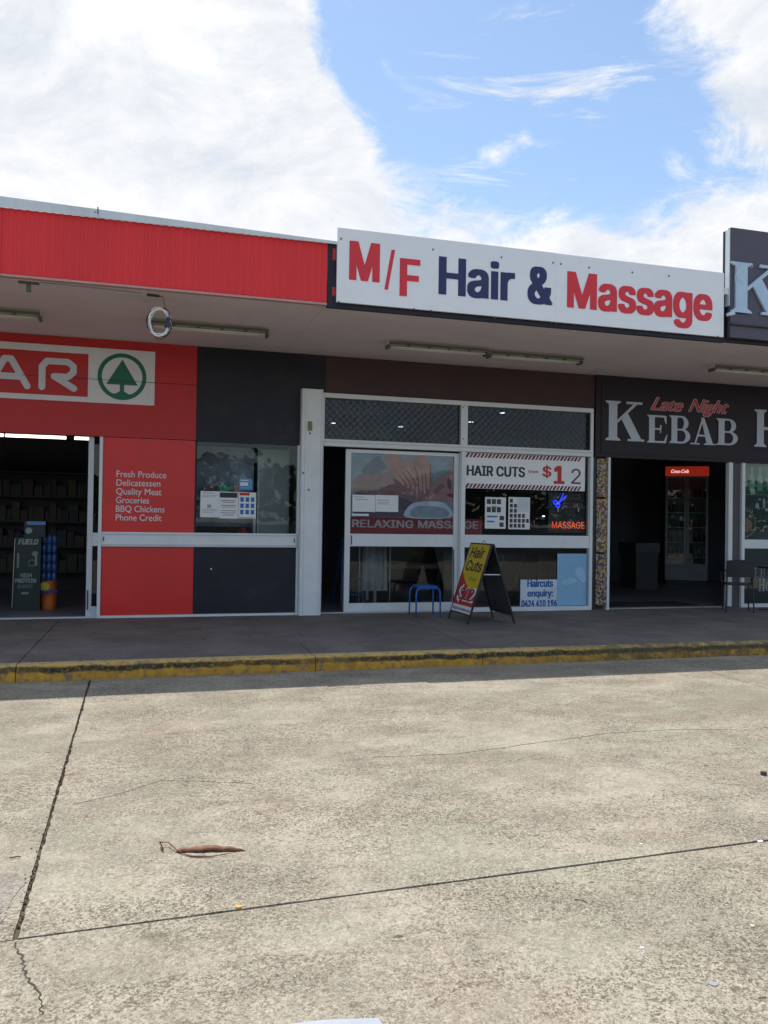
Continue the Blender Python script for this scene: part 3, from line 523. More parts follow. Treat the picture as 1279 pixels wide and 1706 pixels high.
# the broken corner patch at the left edge and hairline cracks
m_rough = concrete('broken concrete', (.37, .33, .28), (.09, .07, .055), 1.6, .6, .2, 1.0)
MB().prism(sum([jit(p, q, 8, .03, i*3.3) for i, (p, q) in enumerate(zip([(-.72, 3.36), (-.47, 3.36), (-.412, 3.7), (-.47, 3.84), (-.70, 3.86)], [(-.47, 3.36), (-.412, 3.7), (-.47, 3.84), (-.70, 3.86), (-.72, 3.36)]))], []), -.01, .0008).build('broken_patch', m_rough, park)
crackm = M('dark crack grit', (.055, .048, .035), .95, .3, 30)  # dark brown tone drawn along the hairline cracks
def crack(pts, w, z, parent, name='crack'):
    mb = MB(); L_ = []; R_ = []
    fine = []
    for (a, b), (c, d) in zip(pts, pts[1:]):
        for i in range(10): q = .012*mnoise.noise(V3((a+i*.31, b, 2))); fine.append((a+(c-a)*i/10+q, b+(d-b)*i/10+q))
    fine.append(pts[-1])
    for i, (x, y) in enumerate(fine):
        p, q = fine[max(i-1, 0)], fine[min(i+1, len(fine)-1)]; t = V3((q[0]-p[0], q[1]-p[1], 0)).normalized(); n = V3((-t.y, t.x, 0))
        o = rnd.gauss(0, w*.55); ww = w*rnd.uniform(.3, 1)*(1-.7*abs(i/len(fine)-.5)); L_.append((x+n.x*(o+ww), y+n.y*(o+ww))); R_.append((x+n.x*(o-ww), y+n.y*(o-ww)))
    mb.prism(L_+R_[::-1], z-.004, z+.0012); return mb.build(name, crackm, parent)
def pxy(px, py, z=0): p = onz(px, py, z); return (p.x, p.y)
crack([pxy(25, 1570), pxy(38, 1600), pxy(42, 1625), pxy(66, 1655), pxy(72, 1690)], .006, 0, park)
crack([pxy(620, 1262), pxy(760, 1256), pxy(900, 1237), pxy(1010, 1222), pxy(1130, 1215), pxy(1250, 1216)], .0045, 0, park)
crack([pxy(120, 1340), pxy(190, 1325), pxy(270, 1300), pxy(420, 1305)], .003, 0, park)

# footpath
path = bpy.data.objects.new('footpath', None); COL.objects.link(path); path['_w'] = (0,0,0); path['kind'] = 'structure'
fx = [(-13, -13), (-8.4, -8.4), (-4.7, -4.7), (-1.03, -.95), (3.55, 3.76), (8.2, 8.3), (12.9, 12.9), (18, 18)]
for (a0, a1), (b0, b1) in zip(fx, fx[1:]):
    pts = jit((a0+.006, 8.395), (b0-.006, 8.395), 30, .003, a0)+jit((b0-.006, 8.395), (b1-.006, 12.2), 20, .004, a0+1)+[(b1-.006, 12.2), (a1+.006, 12.2)]+jit((a1+.006, 12.2), (a0+.006, 8.395), 20, .004, a0+2)[1:]
    MB().prism(pts, -.05, ZP).build('footpath_slab', m_path, path)
crack([pxy(500, 1072, ZP), pxy(512, 1083, ZP), pxy(518, 1090, ZP)], .008, ZP, path)
# kerb
kerb = bpy.data.objects.new('kerb', None); COL.objects.link(kerb); kerb['_w'] = (0,0,0); kerb['kind'] = 'structure'
kx = [-13, -10.2, -7.1, -4.0, -1.03, 1.74, 3.55, 5.93, 8.3, 10.8, 13.5, 18]
for a, b in zip(kx, kx[1:]):
    n = max(4, int((b-a)/.06)); mb = MB(); prof = [(8.245, -.1), (8.24, .06), (8.246, .118), (8.262, .141), (8.29, .149), (8.39, .151), (8.39, -.1)]
    for i in range(n+1):
        x = a+.004+(b-a-.008)*i/n; w = mnoise.noise(V3((x*2.7, 0, 0)))*.006; ch = max(0, mnoise.noise(V3((x*9, 4, 0)))-.25)*.03
        for j, (y, z) in enumerate(prof): mb.v.append(V3((x, y+(w if j < 5 else 0)+(ch if j in (2, 3) else 0), z-(ch*.8 if j in (3,) else 0))))
    m7 = len(prof)
    for i in range(n):
        for j in range(m7): mb.f.append((i*m7+j, (i+1)*m7+j, (i+1)*m7+(j+1) % m7, i*m7+(j+1) % m7))
    mb.f.append(tuple(range(m7))); mb.f.append(tuple(n*m7+j for j in range(m7))[::-1])
    mb.build('kerb_section', m_kerb, kerb)

# added belt of trees behind the camera, only for the windows to mirror
mb = MB(); rt = random.Random(11)
for k in range(14000):
    x = rt.uniform(-55, 75); y = -42+rt.gauss(0, 2.5); h = 5.2+2.6*mnoise.noise(V3((x*.09, 0, 0)))+1.4*mnoise.noise(V3((x*.4, 3, 0)))
    z = rt.uniform(.2, 1)**.8*h; r = rt.uniform(.15, .45); a = rt.uniform(0, 6.28); b = rt.uniform(-.6, .6); k0 = len(mb.v)
    u = V3((math.cos(a), math.sin(a), b))*r; w = V3((-math.sin(a)*b, .3, 1)).normalized()*r*.7; c = V3((x, y, z))
    mb.v += [c-u, c-w, c+u, c+w]; mb.f.append((k0, k0+1, k0+2, k0+3))
belt = stuff(mb.build('added_tree_belt', M('added tree foliage', (.055, .075, .035), .7, .5, .6))); belt['label'] = 'added belt of gum trees out of view, for the windows to mirror'; belt['category'] = 'trees'

# ------------------------------------------------------------------ building shell (rooms behind the shopfronts)
bld = thing('shop_building', 'long single storey row of shops under one flat awning', 'building', (4.5, 15, ZP))
zt = 3.9
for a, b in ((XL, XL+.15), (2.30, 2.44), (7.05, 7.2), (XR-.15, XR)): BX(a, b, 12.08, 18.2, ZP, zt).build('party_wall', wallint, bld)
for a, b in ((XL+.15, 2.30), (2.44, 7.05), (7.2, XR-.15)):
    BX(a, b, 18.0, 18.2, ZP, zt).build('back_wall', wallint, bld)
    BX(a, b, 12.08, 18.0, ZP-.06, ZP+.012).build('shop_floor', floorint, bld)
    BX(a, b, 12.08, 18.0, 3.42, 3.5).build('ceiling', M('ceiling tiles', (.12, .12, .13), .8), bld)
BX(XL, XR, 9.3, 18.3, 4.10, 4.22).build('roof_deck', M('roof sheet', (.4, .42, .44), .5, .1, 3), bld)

# ------------------------------------------------------------------ awning
aw = thing('awning', 'flat awning over the footpath with pale soffit and red corrugated fascia', 'awning', (4.5, 10.5, ZS))
px_ = [XL, -3.2, 1.985, 7.22, 11.8, XR]
for a, b in zip(px_, px_[1:]): BX(a+.002, b-.002, YA+.05, 12.10, ZS, ZS+.05).build('soffit_panel', soff, aw)
for a, b in ((XL, -1.35), (-1.35, 1.985)):                    # corrugated sheets
    n = int((b-a)/.078)*8; mb = MB(); z0, z1 = ZS+.012, 4.60
    for i in range(n+1):
        x = a+.002+(b-a-.004)*i/n; ph = (i % 8)/8; t = max(0, min(1, 1.6*math.cos(2*math.pi*ph)*.5+.5)); y = YA+.0-.011*t
        for z in (z0, z1): mb.v.append(V3((x, y, z)))
        for z in (z1, z0): mb.v.append(V3((x, YA+.03, z)))
    for i in range(n):
        k = i*4; mb.f += [(k, k+4, k+5, k+1), (k+1, k+5, k+6, k+2), (k+2, k+6, k+7, k+3), (k+3, k+7, k+4, k)]
    mb.build('corrugated_sheet', redcor, aw)
    BX(a+.002, b-.002, YA-.028, YA+.045, ZS-.012, ZS+.010).build('fascia_trim', M('pinkish trim', (.50, .30, .28), .6, .1, 5, dirt=.2), aw)
def cap(a, b):                                                 # roof capping, its top edge falling slightly to the right
    mb = MB(); zt = lambda x: 4.672-.022*x
    for x in (a, b):
        for y, z in ((YA-.045, 4.592), (YA-.05, zt(x)-.004), (YA-.03, zt(x)), (YA+.25, zt(x)-.01), (YA+.25, zt(x)-.03), (YA-.03, 4.60)): mb.v.append(V3((x, y, z)))
    mb.f = [tuple(range(6)), tuple(range(6, 12))[::-1]]+[(j, 6+j, 6+(j+1) % 6, (j+1) % 6) for j in range(6)]
    return mb.build('roof_capping', capm, aw)
cap(XL, -.44); cap(-.436, 2.085)
BX(-.448, -.436, YA-.054, YA-.046, 4.63, 4.70).build('capping_joiner', screwm, aw)
BX(-.475, -.465, YA-.053, YA-.047, 4.635, 4.65).build('rivet', screwm, aw)
# old dark fascia board behind the signs, with what is left of its red lettering
BX(1.99, 7.24, YA-.01, YA+.045, ZS-.03, 4.60).build('fascia_board', charc, aw)
for z0, z1 in ((4.42, 4.55), (4.02, 4.12)): BX(2.045, 2.08, YA-.014, YA-.0105, z0, z1).build('old_letter', redink, aw)
BX(7.245, XR, YA+.0, YA+.045, ZS-.02, 5.34).build('fascia_board', kebabm, aw)

# ------------------------------------------------------------------ main sign
YS = 9.06
ms = thing('hair_and_massage_sign', 'long white sign reading M/F Hair & Massage in red and navy above the awning', 'sign', (4.64, YS, 3.94))
jx = at(925, 490, YS).x; za, zb = 3.945, 4.775
BX(2.085, jx-.001, YS, YS+.03, za, zb).build('sign_panel', signw, ms)
BX(jx+.001, 7.185, YS+.001, YS+.03, za, zb-.004).build('sign_panel', signw, ms)
for px, py in ((568,398),(721,416),(835,429),(921,438),(934,440),(981,446),(1053,454),(1114,460),(564,503),(689,515),(718,518),(824,529),(918,537),(926,538),(981,543),(1103,554),(1196,561)):
    p = at(px, py, YS); c = MB().tube([(p.x, YS-.006, p.z), (p.x, YS+.002, p.z)], .011, 8); c.build('screw', screwm, ms)
tx('M', YS, (581,466), (583,401), (632,470), signred, ms, bold=.055)
PR((0, YS, 0), lift=.003).poly(pq(YS, [(640,482), (646,483), (658,417), (652,416)])).build('lettering', signred, ms)
tx('F', YS, (665,493), (667,430), (699,496), signred, ms, bold=.055)
tx('Hair', YS, (730,490), (731,427), (857,502), navy, ms, bold=.055)
tx('&', YS, (878,505), (878,443), (920,508), navy, ms, bold=.055)
tx('Massage', YS, (944,512), (946,452), (1186,532), signred, ms, bold=.055)
BX(7.19, 7.235, YS-.01, YS+.04, 4.50, 4.58).build('clamp', alu, ms)
# small clip under the sign
p = at(956, 552, YA+.1); tag(BX(p.x-.02, p.x+.02, YA+.06, YA+.11, ZS-.035, ZS-.001).build('cable_clip', white), 'tiny pale clip on the soffit under the white sign', 'clip')

# ------------------------------------------------------------------ serif letters
def serif(pr, ch, x, z, w, h):
    q = lambda *pts: pr.poly([(x+a*w, z+b*h) for a, b in pts])
    R = lambda a, b, c, d: q((a,c),(b,c),(b,d),(a,d))
    def stem(a, b, z0=0, z1=1, s=.09, t=.055):
        R(a, b, z0, z1); q((a-s, z0), (b+s, z0), (b+s*.9, z0+t*.6), (b, z0+t*1.6), (a, z0+t*1.6), (a-s*.9, z0+t*.6)); q((a-s, z1), (a-s*.9, z1-t*.6), (a, z1-t*1.6), (b, z1-t*1.6), (b+s*.9, z1-t*.6), (b+s, z1))
    if ch == 'K':
        stem(.10, .32); q((.32,.44), (.32,.52), (.76,.955), (.86,.955)); q((.56,.94), (.98,.94), (.98,1), (.56,1)); q((.40,.60), (.60,.70), (.96,.05), (.70,.05)); q((.60,0), (1.04,0), (1.04,.055), (.60,.055))
    elif ch == 'E':
        stem(.12, .38); R(.38, .86, .93, 1); q((.80,.93), (.88,.70), (.92,.70), (.92,1)); R(.38, .66, .475, .535); q((.62,.36), (.66,.36), (.70,.65), (.62,.65)); R(.38, .9, 0, .07); q((.80,.06), (.90,0), (.97,.31), (.93,.31))
    elif ch == 'B':
        stem(.12, .38, s=.10); R(.38, .56, .935, 1); R(.38, .56, .47, .53); R(.38, .58, 0, .065)
        for cz, rz, rx, cx in ((.735, .265, .34, .54), (.265, .265, .40, .56)): pr.arc(x+cx*w, z+cz*h, rx*w, rz*h, .21*w, .062*h, -90, 90)
    elif ch == 'A':
        q((.18,.03), (.24,.03), (.52,.90), (.48,1)); q((.44,1), (.56,1), (.92,.03), (.66,.03)); R(.28, .70, .30, .37); q((.02,0), (.38,0), (.38,.05), (.02,.05)); q((.56,0), (1.02,0), (1.02,.05), (.56,.05))
    elif ch == 'H':
        stem(.10, .32); stem(.70, .92); R(.32, .70, .46, .54)
    elif ch == 'O': pr.arc(x+.5*w, z+.5*h, .5*w, .5*h, .23*w, .05*h)
    elif ch == 'U': stem(.1, .32, .3, 1); R(.78, .84, .3, 1); R(.68, .94, .95, 1); pr.arc(x+.47*w, z+.32*h, .37*w, .32*h, .2*w, .07*h, 180, 360)
    elif ch == 'S': pr.arc(x+.5*w, z+.74*h, .4*w, .26*h, .18*w, .08*h, 20, 270); pr.arc(x+.5*w, z+.27*h, .42*w, .27*h, .18*w, .08*h, -160, 90)

# ------------------------------------------------------------------ kebab roof sign
YK = 9.03
ks = thing('kebab_roof_sign', 'tall charcoal roof sign with a big pale letter K beside the white sign', 'sign', (9.6, YK, 3.93))
BX(7.262, 12.2, YK, YK+.06, 3.945, 5.36).build('sign_panel', M('charcoal sign panel', (.085, .075, .105), .5, .08, 2, dirt=.05), ks)
BX(7.246, 7.259, YK+.01, YA, 4.35, 5.34).build('side_trim', alu2, ks)
lb = M('pale blue lettering', (.46, .60, .76), .4, .06, 6)
a = at(1214, 520, YK); b = at(1214, 436, YK)
pr = PR((0, YK, 0), lift=.002, depth=.03)
for i, ch in enumerate('KEBAB'):
    big = i == 0; serif(pr, ch, a.x+(0 if big else .02+i*.74+.12), a.z, .80 if big else .62, (b.z-a.z) if big else (b.z-a.z)*.74)
pr.build('lettering', lb, ks)
lettering('D', (at(1249,446,YK).x, YK, at(1249,446,YK).z), (1,0,0), (0,0,1), .045, .06, lb, ks, bold=-.01)
wb = MB().bar(at(1212,524,YK-.07), at(1222,522,YK-.07), .05, .04); wb.build('floodlight_bracket', alu2, ks)
BX(7.26, 12.2, YK-.03, YK-.001, 4.10, 4.115).build('ledge', black, ks)
# tangled wires over the K
mb = MB()
for k in range(2):
    p0 = at(1222+k*6, 438, YK-.05); pts = [p0+V3((math.sin(t*2+k)*.05+t*.03, 0, -t*.09)) for t in [i*.35 for i in range(9)]]; mb.tube(pts, .004, 5)
mb.build('wire', white, ks)

# ------------------------------------------------------------------ fluorescent battens
def batten(x0, x1, y=10.52, y2=None):
    t = thing('ceiling_light', '', 'ceiling light', ((x0+x1)/2, y, ZS), 'unlit fluorescent battens under the awning')
    BX(x0, x1, y-.05, y+.10, ZS-.055, ZS-.001).build('housing', lampbody, t, bevel=.004)
    MB().profile([(y-.095, ZS-.03), (y-.06, ZS-.058), (y-.05, ZS-.054), (y-.05, ZS-.02)], x0+.01, x1-.01).build('reflector', lampdark, t)
    for dy in (-.02, .06): MB().tube([(x0+.05, y+dy, ZS-.082), (x1-.05, y+dy, ZS-.082)], .014, 8).build('tube', tubem, t, smooth=True)
    for e in (x0, x1-.03): BX(e, e+.03, y-.045, y+.095, ZS-.105, ZS-.056).build('end_cap', lampdark, t)
    for k in range(1, 5):
        x = x0+(x1-x0)*k/5; BX(x-.012, x+.012, y-.075, y+.085, ZS-.070, ZS-.0565).build('clip', lampdark, t)
    return t
l0 = batten(.10, 1.55); l0['label'] = 'unlit fluorescent batten behind the hanging coil of white cable'
for dx, dy, lb_ in ((-2.67, .06, 'unlit fluorescent batten at the left edge above the supermarket entrance'),
                    (3.05, .13, 'left one of the two unlit battens end to end under the white sign'),
                    (4.55, .22, 'right one of the two unlit battens end to end under the white sign'),
                    (8.05, .0, 'unlit fluorescent batten above the kebab shop sign')):
    copy_tree(l0, (dx, dy, 0), label=lb_)
# bracket stub and coil of cable
p = onz(48, 470, ZS); bt = thing('ceiling_bracket', 'short rusty bracket hanging from the soffit edge at the left', 'bracket', (p.x, p.y, ZS))
BX(p.x-.10, p.x+.10, p.y-.03, p.y+.03, ZS-.015, ZS-.001).build('base_plate', lampdark, bt); BX(p.x-.022, p.x+.022, p.y-.02, p.y+.02, ZS-.10, ZS-.015).build('stem', lampdark, bt)
ct = thing('cable_coil', 'hanging coil of white and black cable below the red fascia', 'cable', (.19, 9.3, ZS))
cen = V3((.195, 9.30, 3.63))
for i, (mtl, r, rx, rz, tw) in enumerate(((white, .011, .105, .145, .1), (white, .008, .115, .155, 1.7), (white, .009, .098, .150, 2.9), (black, .004, .13, .150, 4.0), (black, .004, .125, .17, 5.1), (lampbody, .005, .112, .137, .8))):
    pts = []
    for k in range(36):
        a = 2*math.pi*k/36; ro = 1+.06*math.sin(3*a+tw)+.04*math.sin(5*a+2*tw)
        pts.append(cen+V3((math.cos(a)*rx*ro, .018*math.sin(2*a+tw)+i*.004, math.sin(a)*rz*ro-.02*abs(math.sin(a*.5+tw*.3)))))
    MB().tube(pts, r, 6, closed=True).build('cable_loop', mtl, ct, smooth=True)
MB().tube([cen+V3((.06, 0, .13)), cen+V3((.045, 0, .2)), cen+V3((.03, 0, .26)), (.17, 9.32, ZS-.012)], .004, 6).build('hanging_wire', black, ct)
MB().tube([(.06, 9.32, ZS-.018), (.19, 9.32, ZS-.022)], .013, 6).build('connector', black, ct)
MB().tube([cen+V3((.095, -.015, .04)), cen+V3((.075, -.02, -.07))], [.02, .028], 8).build('plug', M('dark blue plug', (.03, .035, .07), .5), ct)
MB().tube([(-1.0, 9.24, ZS-.008), (-.5, 9.25, ZS-.012), (0.0, 9.31, ZS-.010)], .006, 5).build('surface_cable', M('grey conduit', (.35, .35, .33), .6), ct)

# ------------------------------------------------------------------ supermarket shopfront
sm = thing('supermarket_shopfront', 'red and charcoal panelled supermarket shopfront left of the white post', 'shopfront', (-.5, YF, ZP))
for a, b, z0, z1, mt_ in ((XL, .765, 3.375, 3.915, redb), (XL, .765, 2.605, 3.369, redb), (.768, 2.60, 2.592, 3.915, charc)):
    BX(a, b, YF-.03, YF+.10, z0, z1).build('facade_panel', mt_, sm)
BX(-.455, .765, YF-.005, YF+.05, 1.30, 2.599).build('facade_panel', red, sm, label='bright red panel with white shop list')
BX(-.455, .765, YF-.005, YF+.05, .185, 1.115).build('facade_panel', red, sm)
BX(.768, 2.205, YF-.004, YF+.05, .185, 1.115).build('facade_panel', charc, sm)
BX(1.00, 1.02, YF-.009, YF-.0042, .80, .82).build('screw', white, sm)
# frame: sill rail, jambs, base
rl = BX(-.455, 2.205, YF-.055, YF+.03, 1.118, 1.315).build('rail', alu, sm, bevel=.004)
for z in (1.145, 1.288): BX(-.45, 2.20, YF-.068, YF-.0555, z-.008, z+.008).build('rail_bead', alu2, rl)
for x in (-.435, 2.165): BX(x, x+.014, YF-.060, YF-.0555, 1.19, 1.25).build('slot', black, rl)
BX(-.50, -.458, YF-.03, YF+.06, ZP, 2.60).build('jamb', alu, sm)
BX(-.47, 2.235, YF-.045, YF+.03, ZP-.005, .182).build('base_rail', alu, sm)
BX(2.208, 2.238, YF-.03, YF+.04, .183, 2.59).build('jamb', alu, sm)
pane = BX(.79, 2.205, YF+.01, YF+.016, 1.318, 2.588).build('window_pane', glass, sm)
BX(.768, .79, YF-.0, YF+.04, 1.318, 2.588).build('window_bead', charc, sm)
# sliding door folded back behind its jamb
for x0, x1, mt_ in ((-.645, -.575, alu2),): 
    d = BX(x0, x1, YF+.065, YF+.11, ZP+.01, 2.6).build('door', mt_, sm, label='narrow open sliding door edge in milky aluminium')
    BX(-.574, -.505, YF+.08, YF+.086, .30, 2.5).build('door_pane', glass_dark, d)
    BX(-.574, -.500, YF+.07, YF+.10, ZP+.01, .30).build('bottom_rail', alu2, d); BX(-.574, -.501, YF+.07, YF+.10, 1.12, 1.30).build('middle_rail', alu, d)
    BX(-.63, -.615, YF+.05, YF+.064, .26, .52).build('handle', black, d)
BX(-4.4, -.505, YF+.0, YF+.10, ZP-.004, .168).build('threshold', alu2, sm)
BX(-4.5, -4.45, YF-.03, YF+.06, ZP, 2.6).build('jamb', alu, sm); BX(XL, -4.5, YF-.005, YF+.05, .15, 2.6).build('facade_panel', red, sm)
for i, t in enumerate(('Fresh Produce', 'Delicatessen', 'Quality Meat', 'Groceries', 'BBQ Chickens', 'Phone Credit')):
    y0 = 794.5+i*14.5; xr = (277, 267, 269, 248, 274, 269)[i]
    tx(t, YF-.005, (194-i*.3, y0), (194-i*.3, y0-10.5), (xr, y0+1.5), spwhite, sm, bold=.012, lift=.002, soft=True)

# fascia sign of the supermarket
YL = YF-.03
sp = thing('supermarket_sign', 'white bordered red supermarket sign with pale letters and green fir tree logo', 'sign', (-1.6, YL, 3.05))
BX(-3.9, .20, YL-.010, YL-.0005, 3.055, 3.795).build('sign_panel', spwhite, sp)
BX(-3.8, -.665, YL-.014, YL-.0105, 3.125, 3.70).build('sign_panel', redb, sp)
lgt = M('pale grey letter', (.62, .64, .70), .45, .05, 5)
pr = PR((0, YL-.014, 0), lift=.001, depth=.004, step=.0003)
w_ = .085
pr.stroke([(-1.88, 3.225), (-1.70, 3.575), (-1.62, 3.575), (-1.42, 3.225)], w_); pr.stroke([(-1.82, 3.345), (-1.52, 3.345)], w_)       # A
pr.stroke([(-1.24, 3.225), (-1.24, 3.50), (-1.18, 3.575), (-.92, 3.575), (-.85, 3.52), (-.85, 3.44), (-.92, 3.375), (-1.09, 3.375), (-.84, 3.225)], w_)  # R
pr.stroke([(-2.50, 3.225), (-2.50, 3.575), (-2.18, 3.575), (-2.11, 3.51), (-2.11, 3.43), (-2.18, 3.365), (-2.36, 3.365)], w_)      # P
pr.stroke([(-2.72, 3.575), (-3.05, 3.575), (-3.12, 3.50), (-3.05, 3.41), (-2.80, 3.40), (-2.72, 3.32), (-2.80, 3.225), (-3.12, 3.225)], w_)  # S
pr.build('lettering', lgt, sp)
lc = at(203.5, 628, YL); R0 = .318
lg = PR((0, YL-.010, 0), lift=.001, depth=.002, step=.0003)
lg.arc(lc.x, lc.z, R0, R0, .055, .055, 0, 360, 56)
lg.poly([(lc.x, lc.z+.235), (lc.x-.205, lc.z-.11), (lc.x+.205, lc.z-.11)])
lg.poly([(lc.x-.028, lc.z-.108), (lc.x-.028, lc.z-.20), (lc.x-.09, lc.z-.235), (lc.x-.17, lc.z-.222), (lc.x-.12, lc.z-.27), (lc.x, lc.z-.30), (lc.x+.12, lc.z-.27), (lc.x+.17, lc.z-.222), (lc.x+.09, lc.z-.235), (lc.x+.028, lc.z-.20), (lc.x+.028, lc.z-.108)])
lg.build('logo', spgreen, sp)
BX(-3.9, .205, YL-.0205, YL-.0186, 3.366, 3.372).build('panel_joint', black, sp)

# things in and on the supermarket window
def sheet(Y, x0, y0, x1, y1, label, cat='notice', group=None, mat=None, name='notice'):
    a, b = at(x0, y0, Y), at(x1, y1, Y); t = thing(name, label, cat, ((a.x+b.x)/2, Y, b.z), group)
    BX(a.x, b.x, Y, Y+.0012, b.z, a.z).build('sheet', mat or paper, t); t['_r'] = (a.x, b.x, b.z, a.z); return t
def lines(t, Y, rows, mat=ink, x0=.1, x1=.9, name='print'):
    ax, bx, z0, z1 = t['_r']; pr = PR((0, Y, 0), lift=.0008, step=0)
    for v, h, u0, u1 in rows: pr.rect(ax+(bx-ax)*u0, ax+(bx-ax)*u1, z0+(z1-z0)*v, z0+(z1-z0)*(v+h))
    return pr.build(name, mat, t)
YN = YF+.005
n1_ = sheet(YN, 334, 818, 364, 862, 'left white notice with small number taped inside the charcoal framed window')
lines(n1_, YN, [(.92,.02,.1,.8), (.84,.015,.1,.9), (.78,.015,.1,.85), (.30,.015,.1,.9), (.24,.015,.1,.9), (.18,.015,.1,.7)], M('printed grey', (.25, .27, .28), .6))
p = at(345, 846, YN); lettering('20', (p.x, YN, p.z), (1,0,0), (0,0,1), .055, .045, ink, n1_, bold=.04, lift=.0012)
n2_ = sheet(YN, 365, 819, 396, 864, 'middle white notice with black header taped inside the charcoal framed window')
lines(n2_, YN, [(.78,.19,.04,.96), (.66,.02,.1,.9), (.60,.02,.2,.8), (.48,.02,.1,.9), (.42,.02,.15,.85), (.28,.02,.1,.9), (.2,.02,.1,.9), (.12,.02,.2,.8)])
n3_ = sheet(YN, 397.5, 820, 426, 864, 'right notice with red header and grid of blue symbols in supermarket window')
lines(n3_, YN, [(.88,.1,.05,.62)], redink, name='header')
lines(n3_, YN, [(.64-.24*j, .17, .1+.3*i, .3+.3*i) for i in range(3) for j in range(3)]+[(.02,.02,.05,.95)], blueink)
n4_ = sheet(YN, 399, 797, 420, 816, 'small blue sticker above the white notices in the supermarket window', 'sticker', mat=M('sticker blue', (.10, .32, .62), .5), name='sticker')
lines(n4_, YN, [(.35,.3,.05,.65), (.8,.08,.1,.7)], paper)

# goods behind that window
bp_ = thing('display_board', 'tall pale board standing behind the supermarket window', 'board', (1.95, 12.5, ZP))
a, b = at(432, 748, 12.6), at(478, 885, 12.6)
BX(a.x, b.x, 12.6, 12.64, ZP, a.z).build('panel', M('pale board', (.42, .45, .44), .6, .06, 3), bp_)
BX(a.x-.02, a.x, 12.58, 12.66, ZP, a.z+.01).build('edge_trim', steel, bp_)
BX(b.x, b.x+.02, 12.58, 12.66, ZP, a.z+.01).build('edge_trim', steel, bp_)
cn = thing('display_counter', 'low counter with fruit and packets inside the supermarket window', 'counter', (1.1, 12.5, ZP))
BX(.70, 1.72, 12.35, 12.9, 1.20, 1.24).build('counter_top', M('counter laminate', (.25, .24, .26), .5), cn); BX(.74, 1.68, 12.4, 12.85, ZP+.013, 1.20).build('cabinet', charc, cn)
def ball(cx, cy, cz, r, name, mat, label, cat):
    bm = bmesh.new(); bmesh.ops.create_icosphere(bm, subdivisions=2, radius=r)
    for v in bm.verts: v.co *= 1+.08*mnoise.noise(v.co*9)
    mb = MB(); mb.v = [v.co+V3((cx, cy, cz+r*.98)) for v in bm.verts]; mb.f = [tuple(v.index for v in f.verts) for f in bm.faces]; bm.free()
    return tag(mb.build(name, mat, smooth=True), label, cat)
a = at(404, 875, 12.6); ball(a.x, 12.6, 1.24, .075, 'red_package', M('red wrap', (.45, .02, .02), .4), 'red wrapped bundle on the counter below the notices', 'package')
a = at(342, 880, 12.5); tag(BX(a.x-.20, a.x+.10, 12.45, 12.7, 1.241, 1.31).build('white_tray', M('white foam tray', (.5, .55, .58), .6), bevel=.01), 'pale foam tray at the left end of the window counter', 'tray')
sh = thing('window_shelf', 'narrow shelf behind the supermarket notices holding bright goods', 'shelf', (1.15, 12.52, ZP))
BX(.78, 1.70, 12.42, 12.80, 1.78, 1.80).build('shelf_board', steel, sh); BX(.75, .79, 12.52, 12.76, ZP+.013, 1.78).build('leg', steel, sh); BX(1.66, 1.70, 12.52, 12.76, ZP+.013, 1.78).build('leg', steel, sh)
BX(.78, 1.70, 12.82, 12.84, 1.4, 2.6).build('back_panel', M('shelf back', (.30, .34, .42), .6, .45, 3), sh)
a = at(374, 800, 12.62); ball(a.x, 12.64, 1.80, .12, 'green_package', M('green wrap', (.06, .60, .36), .35), 'round mint green package on the shelf behind the window', 'package')
a = at(352, 800, 12.62); tag(BX(a.x-.12, a.x+.06, 12.52, 12.76, 1.801, 1.98).build('snack_box', M('maroon carton', (.30, .10, .12), .5), bevel=.004), 'dark maroon carton left of the green package', 'box')
a = at(393, 800, 12.62); tag(BX(a.x-.04, a.x+.06, 12.52, 12.76, 1.801, 2.02).build('tall_carton', M('pinkish carton', (.62, .40, .38), .5), bevel=.004), 'pale pink carton right of the green package', 'box')

# supermarket interior seen through the entrance
st_e = M('lit supermarket tube', (1, .97, .86), .4, .0, 5, emit=2.2)
for i, (x0, x1, y0) in enumerate(((0, 6, 725.5), (9, 110, 727), (124, 150, 731))):
    a, b = at(x0, y0, 13.6), at(x1, y0+ (x1-x0)*.055, 13.6)
    t = thing('strip_light', ('left stub of lit strip light at the photo edge', 'long lit strip light just inside the supermarket entrance', 'short lit strip light beside the door edge')[i], 'strip light', ((a.x+b.x)/2, 13.6, a.z), 'lit strip lights in the supermarket')
    MB().tube([(a.x, 13.6, 2.715), (b.x, 13.6, 2.715)], .022, 8).build('tube', st_e, t); BX(a.x, b.x, 13.57, 13.68, 2.745, 2.785).build('housing', lampdark, t)
    MB().tube([((a.x+b.x)/2, 13.64, 2.785), ((a.x+b.x)/2, 13.64, 3.42)], .006, 6).build('hanger', steel, t)
# aisle shelving, dim
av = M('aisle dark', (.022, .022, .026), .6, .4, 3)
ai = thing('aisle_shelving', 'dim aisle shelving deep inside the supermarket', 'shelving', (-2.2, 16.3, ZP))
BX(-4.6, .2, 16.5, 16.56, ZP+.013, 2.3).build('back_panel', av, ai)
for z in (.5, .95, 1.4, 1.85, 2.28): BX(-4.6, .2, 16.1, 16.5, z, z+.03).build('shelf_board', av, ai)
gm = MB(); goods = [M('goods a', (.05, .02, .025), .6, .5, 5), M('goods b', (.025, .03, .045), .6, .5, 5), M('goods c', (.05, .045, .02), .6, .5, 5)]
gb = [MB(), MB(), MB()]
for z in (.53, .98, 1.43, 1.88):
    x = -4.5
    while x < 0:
        w = rnd.uniform(.07, .2); gb[rnd.randrange(3)].box(x, x+w*.9, 16.16, 16.45, z, z+rnd.uniform(.18, .34)); x += w
